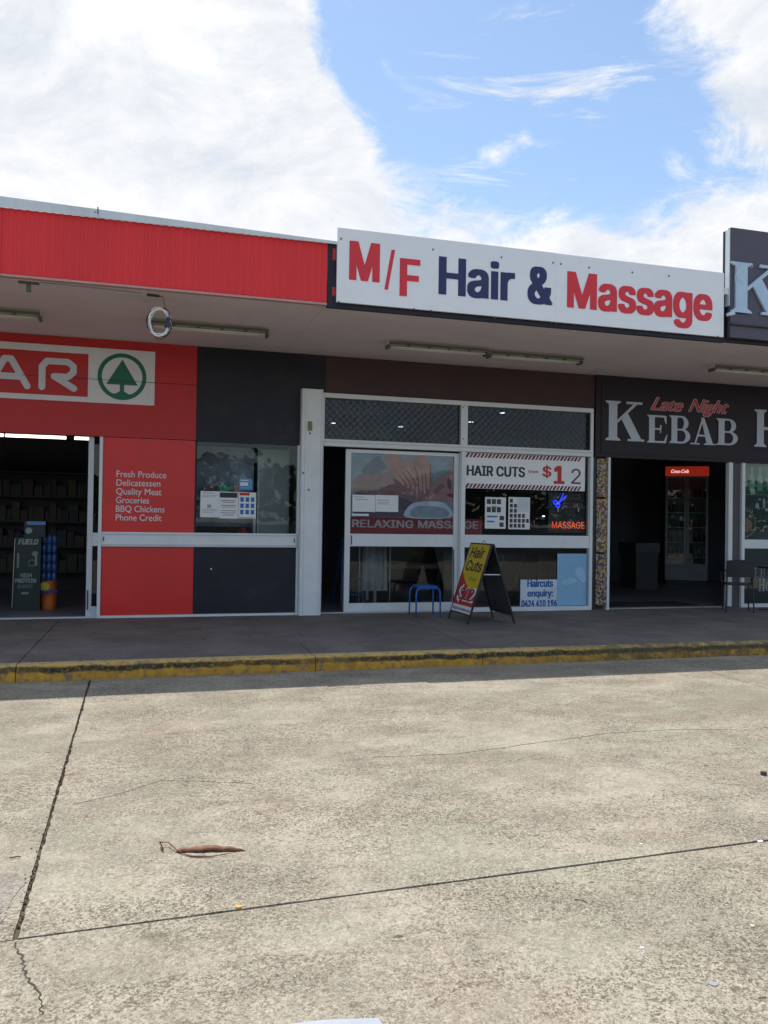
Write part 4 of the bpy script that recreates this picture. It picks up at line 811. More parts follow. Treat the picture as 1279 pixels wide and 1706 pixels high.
for q in range(3): stuff(gb[q].build('goods', goods[q], ai))
# promotional fridge: green wrapped
gf = thing('green_drinks_stand', 'dark green promotional stand with white high protein print inside the entrance', 'display stand', (-1.9, 12.9, ZP))
YG = 12.9
a, b = at(24, 895, YG), at(66, 1010, YG); c = at(40, 868, YG)
stg = M('stand green', (.004, .018, .014), .45, .2, 4)
BX(a.x, b.x, YG, YG+.45, ZP+.013, a.z).build('cabinet', stg, gf); BX(c.x, b.x+.05, YG+.05, YG+.45, a.z+.001, c.z).build('header', stg, gf)
pal = M('pale print', (.28, .36, .35), .5)
tx('FUELD', YG, (30, 907), (30, 898), (64, 909), pal, gf, bold=.06, shear=.3, lift=.002)
tx('HIGH', YG, (34, 962), (34, 955), (53, 963), pal, gf, bold=.03, lift=.002)
tx('PROTEIN', YG, (25, 971), (25, 964), (60, 972), pal, gf, bold=.05, lift=.002)
tx('SHAKES', YG, (29, 980), (29, 974), (54, 981), M('dim print', (.18, .25, .25), .5), gf, bold=.0, lift=.002)
pr = PR((0, YG, 0), lift=.002); q_ = pq(YG, [(53, 938), (35, 990), (46, 885)]); pr.arc(q_[0][0], q_[0][1], .05, .05, .008, .008); pr.rect(q_[1][0], q_[1][0]+.1, q_[1][1], q_[1][1]+.03)
x_, z_ = pq(YG, [(28, 940)])[0]; pr.rect(x_, x_+.03, z_-.05, z_+.16); x_, z_ = pq(YG, [(58, 940)])[0]; pr.rect(x_, x_+.03, z_-.02, z_+.12); pr.disc(x_, z_+.15, .04, .035)
pr.build('print', M('dim figure print', (.16, .24, .22), .5), gf)
pr = PR((0, YG+.05, 0), lift=.002); pr.disc(*pq(YG+.05, [(48, 884)])[0], .045); pr.build('logo', pal, gf)
a = at(44, 872, YG-.02); BX(a.x, a.x+.25, YG-.0+.03, YG+.049, a.z-.02, a.z+.03).build('blue_strip', M('plain blue strip', (.10, .25, .6), .4), gf)  # strip in plain blue colour, without glow
p0, p1 = at(25, 897, YG-.03), at(20, 1012, YG-.03); MB().tube([p0, p1], .008, 6).build('side_trim', steel, gf)
# orange and blue bottle bin
ob = thing('drinks_bin', 'round drinks bin with orange printed base and stacked blue bottles', 'display bin', (-1.2, 13.1, ZP))
YB = 13.0; a, b = at(66, 968, YB), at(94, 1012, YB)
cx = (a.x+b.x)/2; r = (b.x-a.x)/2
MB().tube([(cx, YB+r, ZP+.013), (cx, YB+r, a.z)], [r*.9, r], 20).build('bin', M('orange print', (.60, .13, .02), .5, .35, 9), ob, smooth=False)
pr = PR((0, YB-.004, 0), lift=.002); x_, z_ = pq(YB, [(74, 977)])[0]; pr.disc(x_, z_, .07, .06); pr.build('print', M('lime print', (.5, .5, .03), .5), ob)
lettering('Fanta', (cx-.09, YB-.008, z_-.12), (1,0,.12), (-.12,0,1), .22, .07, M('deep blue print', (.02, .03, .25), .5), ob, bold=.05)
for ky in range(5):
    for kx in range(3):
        bx_ = cx-r*.6+kx*r*.6; z0 = a.z+.002+ky*.135
        MB().tube([(bx_, YB+r*.6, z0), (bx_, YB+r*.6, z0+.095), (bx_, YB+r*.6, z0+.115), (bx_, YB+r*.6, z0+.132)], [r*.27, r*.27, r*.1, r*.1], 10).build('bottle', M('blue bottle', (.05, .14, .38), .25, .25, 6), ob, smooth=True)

# ------------------------------------------------------------------ white post between the shops
YC = 11.80
wp = thing('white_post', 'broad white boxed post between the charcoal panels and the salon doorway', 'post', (2.39, YC, ZP))
BX(2.245, 2.545, YC, YF+.05, ZP, 3.40).build('casing', alu, wp, bevel=.005)
BX(2.232, 2.244, YC+.01, YF, ZP, 3.395).build('side_trim', alu2, wp); BX(2.285, 2.292, YC-.006, YC-.0002, ZP+.01, 3.39).build('cover_strip', alu2, wp)
BX(2.515, 2.522, YC-.006, YC-.0002, ZP+.01, 3.39).build('cover_strip', alu2, wp)
a = at(516, 710, YC); BX(a.x-.028, a.x+.028, YC-.03, YC-.0003, a.z-.065, a.z+.065).build('sensor_box', M('aged brass box', (.22, .19, .09), .5, .1, 20), wp, bevel=.004)
for px, py in ((516, 722), (505, 788), (514, 816)):
    a = at(px, py, YC); MB().tube([(a.x, YC-.003, a.z), (a.x, YC+.002, a.z)], .014, 10).build('hole', black, wp)

# ------------------------------------------------------------------ salon shopfront
sa = thing('salon_shopfront', 'white framed salon shopfront with grilled transoms and sliding glass door', 'shopfront', (4.75, YF, ZP))
BX(2.603, 7.02, YF-.028, YF+.10, 3.375, 3.915).build('facade_board', maroon, sa)
Yf0 = YF-.05
BX(2.548, 6.99, Yf0, YF+.06, 3.305, 3.372).build('head_frame', alu, sa, bevel=.003)
tb = BX(2.548, 6.99, Yf0-.004, YF+.06, 2.60, 2.70).build('transom_bar', alu, sa, bevel=.003)
BX(2.55, 6.985, Yf0-.018, Yf0-.0045, 2.655, 2.672).build('transom_bead', alu2, sa)
BX(2.548, 2.592, Yf0, YF+.06, 2.702, 3.303).build('transom_jamb', alu, sa)
BX(4.715, 4.825, Yf0, YF+.06, 2.702, 3.303).build('mullion', alu, sa)
BX(6.94, 6.99, Yf0, YF+.06, 2.702, 3.303).build('transom_jamb', alu, sa)
for a, b, z0, z1 in ((2.594, 2.612, 2.704, 3.301), (6.92, 6.938, 2.704, 3.301)): BX(a, b, Yf0+.02, YF+.03, z0, z1).build('glazing_bead', black, sa)
for px, py in ((771, 679), (771, 731)):
    a = at(px, py, Yf0); MB().tube([(a.x, Yf0-.006, a.z), (a.x, Yf0+.002, a.z)], .011, 8).build('screw', screwm, sa)
def transom(x0, x1):
    pn = BX(x0, x1, YF+.02, YF+.026, 2.705, 3.30).build('transom_pane', glass_dark, sa)
    mb = MB(); h = 3.30-2.705; st = .105
    n = int((x1-x0+h)/st)+1
    for k in range(n):                                   # diamond security mesh
        for sgn in (1, -1):
            xa = x0+k*st if sgn > 0 else x0-h+k*st
            p, q = ([xa, 3.30], [xa-h, 2.705]) if sgn > 0 else ([xa, 2.705+h], [xa+h, 2.705])
            def clip(p, q):
                P, Q = list(p), list(q)
                for lo, hi in ((x0, x1),):
                    for A, B in ((P, Q), (Q, P)):
                        if A[0] < lo: t = (lo-A[0])/(B[0]-A[0]) if B[0] != A[0] else 2; A[1] += (B[1]-A[1])*t; A[0] = lo
                        if A[0] > hi: t = (hi-A[0])/(B[0]-A[0]) if B[0] != A[0] else 2; A[1] += (B[1]-A[1])*t; A[0] = hi
                return P, Q
            if max(p[0], q[0]) <= x0 or min(p[0], q[0]) >= x1: continue
            P, Q = clip(p, q)
            if math.hypot(P[0]-Q[0], P[1]-Q[1]) > .01: mb.bar((P[0], Yf0+.035+.004*sgn, P[1]), (Q[0], Yf0+.035+.004*sgn, Q[1]), .008, .006)
    stuff(mb.build('security_mesh', M('dark mesh', (.05, .055, .065), .6), sa)); return pn
transom(2.614, 4.713); transom(4.827, 6.918)
fad = M('faded ghost lettering', (.19, .20, .19), .6, .3, 30)
YT = YF+.018
tx('Milkshakes', YT, (556, 689), (556, 670), (640, 694), fad, sa, bold=-.005, lift=.001)
tx('&', YT, (592, 707), (592, 696), (603, 707), fad, sa, lift=.001)
tx('Thickshakes', YT, (546, 725), (546, 706), (650, 729), fad, sa, bold=-.005, lift=.001)
# fixed right hand side: mullion, jamb, rail, base, panes
BX(4.735, 4.80, Yf0, YF+.06, .17, 2.598).build('mullion', alu, sa, bevel=.003)
BX(6.945, 6.995, Yf0, YF+.06, ZP, 2.598).build('jamb', alu, sa, bevel=.003)
BX(4.802, 6.943, Yf0+.004, YF+.05, 1.135, 1.33).build('rail', alu, sa, bevel=.004)
BX(4.70, 6.943, Yf0-.004, YF+.05, ZP, .215).build('base_rail', alu, sa, bevel=.003)
BX(4.802, 6.943, YF+.02, YF+.026, 1.332, 2.598).build('window_pane', glass, sa)
BX(4.802, 6.943, YF+.02, YF+.026, .217, 1.133).build('window_pane', glass, sa)
BX(2.548, 2.58, Yf0, YF+.06, ZP, 2.598).build('jamb', alu2, sa)
BX(2.582, 4.70, YF+.06, YF+.13, ZP-.003, .165).build('door_track', alu2, sa)
# sliding door leaf
Yd = YF+.062
dl = BX(2.945, 3.025, Yd, Yd+.04, .17, 2.575).build('door', alu, sa, label='sliding glass door pulled across with wide middle rail')
for bx_ in ((4.66, 4.732, Yd, Yd+.04, .17, 2.575), (3.027, 4.658, Yd, Yd+.04, 2.525, 2.575), (3.027, 4.658, Yd, Yd+.04, 1.14, 1.325), (3.027, 4.658, Yd, Yd+.04, .17, .295)):
    BX(*bx_).build('door_rail', alu, dl)
BX(3.04, 3.055, Yd-.006, Yd-.0002, 1.165, 1.30).build('slot', black, dl)
BX(3.027, 4.658, Yd+.02, Yd+.026, 1.327, 2.523).build('door_pane', glass, dl); BX(3.027, 4.658, Yd+.02, Yd+.026, .297, 1.138).build('door_pane', glass, dl)
BX(4.66, 4.675, Yd-.004, Yd-.0003, .31, 1.1).build('seal', black, dl)

# massage picture poster behind the door glass
YP = Yd+.03
mp_ = thing('massage_poster', 'faded photo poster of hands massaging a back in the sliding door', 'poster', (3.9, YP, 1.56))
sk = lambda n, c: M('poster '+n, tuple(x*k_ for x, k_ in zip(c, (1.55, 1.75, 1.7))), .6, .22, 6)
def art(pts, mat, lift, parent, name='print', Y=None):
    Y = Y or YP
    pr = PR((0, Y, 0), lift=lift, step=0)
    # smooth the outline
    n = len(pts); P = []
    for i in range(n):
        p0, p1, p2, p3 = pts[i-1], pts[i], pts[(i+1) % n], pts[(i+2) % n]
        for k in range(4):
            t = k/4; f = lambda a, b, c, d: .5*(2*b+(c-a)*t+(2*a-5*b+4*c-d)*t*t+(3*b-a-3*c+d)*t**3)
            P.append((f(p0[0], p1[0], p2[0], p3[0]), f(p0[1], p1[1], p2[1], p3[1])))
    pr.poly(pq(Y, P)); return pr.build(name, mat, parent)
a, b = at(586, 752, YP), at(765, 862, YP)
BX(3.03, 4.655, YP, YP+.002, 1.575, 2.52).build('backing', sk('grey cloth', (.20, .20, .25)), mp_)
art([(588,800),(600,790),(625,788),(660,786),(690,788),(715,800),(735,812),(735,832),(700,840),(660,830),(640,828),(620,826),(600,824),(588,818)], sk('back skin', (.26, .115, .13)), .002, mp_)
art([(590,822),(620,824),(655,826),(690,838),(700,860),(660,861),(610,861),(590,858)], sk('dark hair', (.10, .06, .09)), .0025, mp_)
art([(716,860),(714,832),(716,815),(728,800),(742,790),(752,776),(760,780),(762,800),(762,830),(760,842),(745,834),(735,838),(726,842),(722,856)], sk('face skin', (.31, .14, .145)), .003, mp_)
art([(743,824),(752,822),(760,826),(752,829)], sk('mouth', (.16, .035, .045)), .0035, mp_)
art([(744,800),(748,796),(752,808),(750,816),(746,812)], sk('dark hair', (.10, .06, .09)), .0038, mp_)
art([(602,786),(614,770),(632,760),(640,770),(644,780),(630,788),(612,790)], sk('shadow cloth', (.12, .11, .15)), .0022, mp_)
art([(634,760),(650,756),(690,756),(735,757),(742,766),(740,776),(700,774),(684,770),(664,780),(650,782)], sk('sleeve', (.27, .26, .31)), .004, mp_)
art([(648,780),(656,770),(676,766),(690,776),(694,790),(690,800),(676,806),(664,802),(654,792)], sk('hand skin', (.34, .18, .16)), .0045, mp_)
for k, (x0, y0, x1, y1) in enumerate(((658,790,672,808), (664,788,680,812), (672,786,688,812), (680,784,694,806))):
    art([(x0-2, y0), (x0+2, y0-3), (x1+1, y1-4), (x1, y1+1), (x1-3, y1-1)], sk('finger skin', (.37, .20, .18)), .005+.0005*k, mp_)
art([(690,760),(705,758),(716,772),(716,800),(708,816),(700,812),(696,790),(690,776)], sk('hand skin', (.34, .18, .16)), .0052, mp_)
for k, (x0, y0, x1, y1) in enumerate(((698,790,701,818), (705,792,707,822), (711,790,713,816))):
    art([(x0-2, y0), (x0+2, y0), (x1+2, y1-3), (x1, y1), (x1-2, y1-3)], sk('finger skin', (.37, .20, .18)), .006+.0004*k, mp_)
art([(676,862),(682,842),(700,836),(730,836),(745,842),(750,862)], sk('towel', (.34, .35, .42)), .0066, mp_)  # pale car mirrored in the door glass, its reflection put into the print
art([(692,844),(738,846),(744,861),(688,861)], sk('dark car reflection', (.19, .20, .25)), .007, mp_)  # darker inner part of that painted car reflection
for k, (x0, y0, x1, y1) in enumerate(((664,792,677,808), (671,789,685,807), (678,786,692,803), (702,792,704,819), (708,790,710,818), (690,778,697,800), (716,776,717,800))):   # gaps between fingers
    art([(x0, y0), (x0+1, y0-.6), (x1+.6, y1), (x1-.6, y1+.8)], sk('finger gap', (.15, .07, .075)), .0078, mp_)
art([(640,758),(660,755),(668,768),(662,780),(650,782),(644,772)], sk('hand skin'[:9], (.34, .18, .16)), .0042, mp_)
art([(724,818),(730,808),(738,806),(741,812),(734,816),(728,822)], sk('ear shade', (.20, .085, .09)), .0034, mp_)
art([(590,812),(640,816),(690,826),(700,834),(650,826),(600,820)], sk('back shade', (.19, .095, .105)), .0024, mp_)
# RELAXING MASSAGE banner, running behind the mullion
rb_ = thing('relaxing_massage_banner', 'narrow red banner reading RELAXING MASSAGE across the door glass', 'banner', (4.0, YP, 1.34))
brd = M('banner red', (.34, .018, .022), .55, .1, 4)
BX(3.03, 4.656, YP-.001, YP+.0, 1.33, 1.573).build('sheet', brd, rb_)
BX(4.804, 5.12, YF+.03, YF+.0315, 1.334, 1.57).build('sheet', brd, rb_)
blt = M('banner grey letters', (.42, .42, .47), .55, .05, 5)
lettering('RELAXING MASSA', (3.06, YP-.001, 1.42), (1,0,0), (0,0,1), 1.70, .115, blt, rb_, bold=.045, lift=.002)
lettering('GE', (4.82, YF+.03, 1.42), (1,0,0), (0,0,1), .23, .115, blt, rb_, bold=.045, lift=.002)
d1 = sheet(YP-.012, 587, 824, 625, 853, 'left of two white sheets taped over the massage poster'); lines(d1, YP-.012, [(.72,.02,.1,.7)], ink); lines(d1, YP-.012, [(.86,.02,.05,.5)], redink, name='header')
d2 = sheet(YP-.012, 626, 824.5, 663, 853, 'right of two white sheets taped over the massage poster'); lines(d2, YP-.012, [(.68,.025,.08,.6), (.56,.02,.08,.6), (.46,.02,.08,.55)], ink)
a = at(586, 857, YP-.013)
tag(BX(a.x, a.x+.26, YP-.013, YP-.0122, a.z-.02, a.z+.012).build('paper_strip', paper), 'thin paper strip with black marks under the taped sheets', 'notice')

# HAIR CUTS banner
YH = YF+.012
a, b = at(773, 752, YH), at(979, 821, YH)
hb = thing('hair_cuts_banner', 'white banner reading HAIR CUTS from $12 between red and navy diagonal stripes', 'banner', ((a.x+b.x)/2, YH, 2.05))
X0, X1, Z0, Z1 = 4.803, 6.88, 2.045, 2.594
BX(X0, X1, YH, YH+.002, Z0, Z1).build('sheet', signw, hb)
prr, prn = PR((0, YH, 0), lift=.0015, step=0), PR((0, YH, 0), lift=.0015, step=0)
for z0 in (Z1-.075, Z0+.004):
    k = 0; x = X0+.01
    while x+.09 < X1:
        (prr if k % 2 else prn).poly([(x, z0), (x+.038, z0), (x+.038+.045, z0+.07), (x+.045, z0+.07)]); x += .062; k += 1
prr.build('stripes', M('stripe red', (.40, .03, .05), .5), hb); prn.build('stripes', M('stripe navy', (.02, .022, .06), .5), hb)
inkg = M('deep green black print', (.012, .03, .035), .5)
tx('HAIR CUTS', YH, (777, 792), (777, 775), (874, 795), inkg, hb, bold=.05)
tx('from', YH, (879.5, 788), (879.5, 783), (896, 789), M('stripe red'[:10], (.2, .03, .08), .5), hb, bold=.03)
rdp = M('price red', (.58, .03, .03), .5)
tx('$', YH, (903, 794), (903, 777), (918, 795), rdp, hb, bold=.045); tx('1', YH, (922, 806), (922, 776), (940, 807), rdp, hb, bold=.07)
tx('2', YH, (951, 806), (951, 781), (967, 806), M('hand drawn two', (.14, .03, .06), .5), hb, bold=-.022)
# sheets and lit signs behind the right window
g1 = sheet(YH, 808, 828, 842, 881, 'white haircut style sheet with two rows of small faces', 'poster'); g2 = sheet(YH, 847, 828, 882, 882, 'white haircut price sheet with grid of small pictures', 'poster')
lines(g1, YH, [(.78, .16, .08+.24*i, .28+.24*i) for i in range(3)]+[(.52, .17, .08+.24*i, .28+.24*i) for i in range(3)]+[(.27, .14, .7, .92), (.06, .14, .7, .9)], M('small portrait print', (.07, .05, .06), .6, .6, 60), name='portraits')
lines(g1, YH, [(.36, .05, .1, .6), (.2, .05, .1, .45), (.7,.02,.3,.6)], blueink)
lines(g2, YH, [(.05+.155*j, .12, .06+.19*i, .2+.19*i) for j in range(6) for i in range((4, 5, 4, 2, 2, 1)[j])], M('small portrait print'), name='portraits')
lines(g2, YH, [(.95-.035*k, .012, .4, .95) for k in range(12)], M('printed pale blue', (.3, .42, .55), .6))
ne = M('lit neon red', (1, .10, .03), .4, 0, 5, emit=.55); neb = M('lit neon blue', (.03, .05, 1), .4, 0, 5, emit=1.1); neo = M('unlit neon orange', (.30, .12, .05), .4, 0, 5)
YO = YF+.06
ns = thing('neon_sign', 'neon sign with blue scissors, HAIR STUDIO and MASSAGE in the window', 'neon sign', (6.6, YO, 1.4))
BX(6.28, 6.92, YO+.03, YO+.036, 1.38, 2.02).build('backing', black, ns)
tx('HAIR', YO, (944, 833), (944, 824), (967, 834), neo, ns, bold=-.02)
tx('STUDIO', YO, (936, 846), (936, 838), (970, 847), M('dim neon', (.42, .15, .14), .4, 0, 5), ns, bold=-.018)
tx('MASSAGE', YO, (919, 880), (919, 869), (973, 881), ne, ns, bold=-.012)
def tb(pts, mat, r=.006): MB().tube([(x, YO, z) for x, z in pq(YO, pts)], r, 6).build('neon_tube', mat, ns)
tb([(931,838),(936,828),(938,822)], neb, .008); tb([(931,838),(937,832),(943,826)], neb, .008)
for c_ in ((925, 837), (929, 842)):
    MB().tube([(x, YO, z) for x, z in pq(YO, [(c_[0]+3.2*math.cos(t), c_[1]+3*math.sin(t)) for t in [k*math.pi/6 for k in range(12)]])], .009, 6, closed=True).build('neon_tube', neb, ns)
for px in (929, 963):
    a = at(px, 849, YO); MB().tube([(a.x, YO, a.z+.035), (a.x, YO, a.z-.035)], .012, 8).build('electrode', white, ns)
a = at(910, 860, YO); tag(MB().tube([(a.x-.018, YO+.1, a.z), (a.x+.018, YO+.1, a.z)], .010, 8).build('small_lamp', M('lamp glow', (1, 1, 1), .5, emit=1.5)), 'tiny white lamp left of the neon lettering', 'lamp')
# mirror station and partition behind that window
a = at(905, 875, 12.9); tag(BX(a.x-.10, a.x+.10, 12.9, 12.95, 1.18, 1.55).build('blue_folder', M('blue board', (.03, .07, .2), .5)), 'small blue board hanging left of the neon sign', 'board')
# haircuts enquiry sign and blue sheet
YE = YF-.0
e = thing('enquiry_sign', 'square pale sign with blue lettering haircuts enquiry and phone number', 'sign', (6.1, YE, .22))
BX(5.765, 6.40, YE+.0, YE+.003, .222, .635).build('sheet', M('pale blue sheet', (.62, .72, .84), .5), e)
for t, bl, tl, br in (('Haircuts', (878, 978), (878, 966), (921, 979)), ('enquiry:', (878, 994), (878, 983), (921, 995)), ('0424 410 196', (868, 1011), (868, 1000), (927, 1011.5))):
    tx(t, YE, bl, tl, br, M('enquiry blue', (.02, .12, .38), .5), e, bold=.06, lift=.0015)
bs = thing('blue_poster', 'plain faded sky blue poster in the lower right salon window', 'poster', (6.67, YE, .22))
BX(6.405, 6.93, YE+.004, YE+.007, .222, 1.045).build('sheet', M('faded blue print', (.26, .50, .74), .45, .08, 2), bs)
art([(958,952),(964,944),(972,950),(976,966),(970,970),(962,962)], M('cloudy print', (.36, .58, .78), .5), .002, bs, Y=YE+.004)
art([(936,968),(950,962),(962,968),(950,974),(938,974)], M('cloudy print'), .0025, bs, Y=YE+.004)

# salon interior
dw = M('lit downlight', (1, .97, .9), .5, emit=4.0)
for i, (px, py) in enumerate(((555, 705), (667, 711), (784, 703), (836, 688))):
    d = ray(px, py); zc = 3.40; t_ = (zc-CAM_H)/d.z; p = V3((0, 0, CAM_H))+d*t_
    if p.y > 17.6: p = at(px, py, 17.4)
    o = thing('downlight', ('leftmost small lit downlight behind the left transom', 'second lit downlight near the middle of the left transom', 'lit downlight at the left end of the right transom', 'higher lit downlight behind the right transom')[i], 'downlight', (p.x, p.y, p.z), 'lit downlights inside the salon')
    MB().tube([(p.x, p.y, p.z-.004), (p.x, p.y, p.z)], .048, 14).build('lens', dw, o); MB().tube([(p.x, p.y, p.z+.0005), (p.x, p.y, p.z+.03)], .07, 14).build('trim_ring', white, o)
bl = thing('step_ladder', 'blue step ladder standing just inside the salon behind the door edge', 'ladder', (3.0, 12.75, ZP)); dblue = M('dull blue', (.01, .05, .16), .5)
z0 = ZP+.013
for dx in (0, .34): MB().bar((3.05+dx, 12.55, z0), (3.13+dx*.8, 12.95, 1.25), .035, .05).build('rail', dblue, bl)
for dx in (0, .34): MB().bar((3.07+dx, 13.35, z0), (3.13+dx*.8, 12.98, 1.25), .03, .03).build('rear_leg', dblue, bl)
for k in range(4):
    t = .18+k*.22; y = 12.55+.4*t; z = z0+(1.25-z0)*t; BX(3.07+.08*t, 3.39+.02*t, y-.02, y+.08, z, z+.025).build('step', dblue, bl)
tbm = M('bench vinyl', (.10, .085, .09), .5, .2, 4); ben = thing('treatment_bench', 'dark padded bench in the dim salon behind the door', 'bench', (4.2, 13.6, ZP))
BX(3.75, 5.2, 13.4, 14.0, .72, .80).build('bench_pad', tbm, ben, bevel=.02)
for x in (3.8, 5.1):
    for y in (13.45, 13.95): BX(x, x+.05, y-.025, y+.025, z0, .72).build('leg', steel, ben)
cl_ = MB(); n = 14
for i in range(n+1):
    x = 3.42+.36*i/n; y = 12.7+.03*math.sin(i*1.7)
    for z in (.42, 1.22): cl_.v.append(V3((x+(.05 if z < 1 else 0)*(i/n-.3), y+(.02*math.sin(i*2.3) if z < 1 else 0), z)))
    for z in (1.22, .42): cl_.v.append(V3((x, y+.012, z)))
for i in range(n):
    k = i*4; cl_.f += [(k, k+4, k+5, k+1), (k+1, k+5, k+6, k+2), (k+2, k+6, k+7, k+3), (k+3, k+7, k+4, k)]
tr_ = thing('towel_rail', 'free standing rail with a pale hanging towel behind the door glass', 'towel rail', (3.6, 12.7, ZP))
cl_.build('towel', M('pale towel', (.30, .33, .38), .9, .15, 6), tr_, smooth=True)
MB().tube([(3.36, 12.705, z0), (3.36, 12.705, 1.24), (3.86, 12.705, 1.24), (3.86, 12.705, z0)], .012, 8).build('frame', steel, tr_)
# wall frames and a chair in the salon, dim
pt_ = thing('salon_partition', 'low brown partition behind the lower right salon window', 'partition', (5.9, 13.2, ZP))
BX(4.95, 6.9, 13.2, 13.26, z0, .98).build('panel', M('brown laminate', (.07, .06, .055), .5, .3, 3), pt_); BX(4.93, 6.92, 13.17, 13.29, .982, 1.01).build('top_rail', M('dark timber', (.03, .028, .026), .5), pt_)
for k in range(5): MB().bar((5.08+k*.36, 13.19, .2), (5.32+k*.36, 13.19, .95), .012, .012).build('lattice_strip', steel, pt_)

# ------------------------------------------------------------------ kebab shopfront
kb = thing('kebab_shopfront', 'black kebab shopfront with open doorway at the right', 'shopfront', (9.5, YF, ZP))
BX(7.023, XR, YF-.06, YF+.10, 2.60, 3.915).build('fascia_board', kebabm, kb)
BX(7.262, 7.302, YF-.06, YF+.04, ZP, 2.598).build('jamb', alu, kb)
BX(6.998, 7.06, YF-.03, YF+.06, ZP, 2.598).build('jamb', black, kb)
BX(9.565, 9.645, YF-.06, YF+.02, .17, 2.598).build('post', alu, kb); BX(9.66, 9.82, YF-.02, YF+.04, ZP, 2.598).build('pier', M('dark grey pier', (.09, .08, .095), .6), kb)
BX(9.835, 9.895, YF-.06, YF+.04, ZP, 2.598).build('post', alu, kb)
BX(9.897, 14, YF-.06, YF+.02, 1.15, 1.30).build('rail', alu, kb); BX(9.897, 14, YF-.06, YF+.02, ZP, .21).build('base_rail', alu, kb)
BX(9.897, 14, YF-.04, YF-.034, 1.302, 2.598).build('window_pane', glass, kb); BX(9.897, 14, YF-.04, YF-.034, .212, 1.148).build('window_pane', glass, kb)
BX(14, XR, YF-.06, YF+.04, ZP, 2.598).build('wall_panel', kebabm, kb)
BX(7.304, 9.563, YF-.0, YF+.10, ZP-.003, .172).build('threshold', steel, kb)
YKb = YF-.06
kpar = thing('kebab_fascia_sign', 'black fascia lettering reading Late Night Kebab in pale serif and red script', 'sign', (9.0, YKb, 2.8))
BX(7.12, 13.5, YKb-.012, YKb-.001, 2.66, 3.80).build('sign_panel', kebabm, kpar)
YKb -= .012
pr = PR((0, YKb, 0), lift=.001, depth=.004, step=.0003)
def ser(ch, bl, tl, br):
    a, b, c = at(*bl, YKb), at(*tl, YKb), at(*br, YKb); serif(pr, ch, a.x, a.z, c.x-a.x, b.z-a.z)
for ch, a, b, c in (('K', (1007,733), (1008,667), (1070,736)), ('E', (1076,737), (1078,691), (1112,739)), ('B', (1113,738), (1115,692), (1150,741)), ('A', (1148,740), (1150,695), (1190,742)), ('B', (1191,741), (1193,697), (1229,744)), ('H', (1254,744), (1256,682), (1306,748))): ser(ch, a, b, c)
a = at(1306, 746, YKb)
for i, ch in enumerate('OUSE'): serif(pr, ch, a.x+.03+i*.46, a.z, .40, .42)
pr.build('lettering', M('pale fascia lettering', (.50, .56, .66), .45, .05, 5), kpar)
wht = M('script outline', (.48, .46, .5), .5); rsc = M('script red', (.60, .05, .07), .5)
for t, bl, tl, br in (('Late', (1083, 683), (1085, 661), (1138, 684)), ('Night', (1146, 686), (1148, 664), (1214, 688))):
    tx(t, YKb, bl, tl, br, wht, kpar, bold=.06, shear=.5, lift=.0015, name='outline', soft=True); tx(t, YKb, (bl[0]+1, bl[1]-.6), (tl[0]+1, tl[1]+.8), (br[0]-1, br[1]-.6), rsc, kpar, bold=.02, shear=.5, lift=.003, soft=True)
# food photo strip
def food_mat():
    mt = bpy.data.materials.new('food photo mosaic'); mt.use_nodes = True; t = mt.node_tree; b = t.nodes['Principled BSDF']; b.inputs['Roughness'].default_value = .4
    g = nd(t, 'ShaderNodeNewGeometry'); v = nd(t, 'ShaderNodeTexVoronoi'); v.inputs['Scale'].default_value = 30; t.links.new(g.outputs['Position'], v.inputs['Vector'])
    n = nd(t, 'ShaderNodeTexNoise'); n.inputs['Scale'].default_value = 4; t.links.new(g.outputs['Position'], n.inputs['Vector'])
    sp_ = nd(t, 'ShaderNodeSeparateColor'); t.links.new(v.outputs['Color'], sp_.inputs[0])
    ad = nd(t, 'ShaderNodeMath', operation='MULTIPLY_ADD'); t.links.new(n.outputs[0], ad.inputs[0]); ad.inputs[1].default_value = 1.4; t.links.new(sp_.outputs[0], ad.inputs[2])
    fr = nd(t, 'ShaderNodeMath', operation='FRACT'); t.links.new(ad.outputs[0], fr.inputs[0])
    r = nd(t, 'ShaderNodeValToRGB'); r.color_ramp.interpolation = 'CONSTANT'; e_ = r.color_ramp.elements
    cols = [(.05,.03,.02), (.45,.28,.04), (.10,.06,.10), (.38,.34,.24), (.30,.07,.04), (.06,.12,.04), (.42,.38,.34), (.05,.05,.14)]
    e_[0].color = (*cols[0], 1); e_[1].position = 1/8; e_[1].color = (*cols[1], 1)
    for i in range(2, 8): x = e_.new(i/8); x.color = (*cols[i], 1)
    t.links.new(fr.outputs[0], r.inputs[0]); t.links.new(r.outputs[0], b.inputs['Base Color']); return mt
fm = food_mat()
for i, (z1, z0) in enumerate(((2.592, 1.90), (1.885, .96), (.945, .215))):
    pass
zr = [at(1000, y, YF-.045).z for y in (764, 828, 831, 920, 923, 1008)]
for i in range(3):
    o = BX(7.065, 7.258, YF-.045, YF-.035, max(.2, zr[2*i+1]), min(2.595, zr[2*i])).build('food_poster', fm)
    tag(o, ('top food photo panel in the strip beside the salon frame', 'middle and tallest food photo panel beside the kebab doorway', 'bottom food photo panel reaching down to the footpath')[i], 'poster', 'food photo panels beside the kebab doorway')
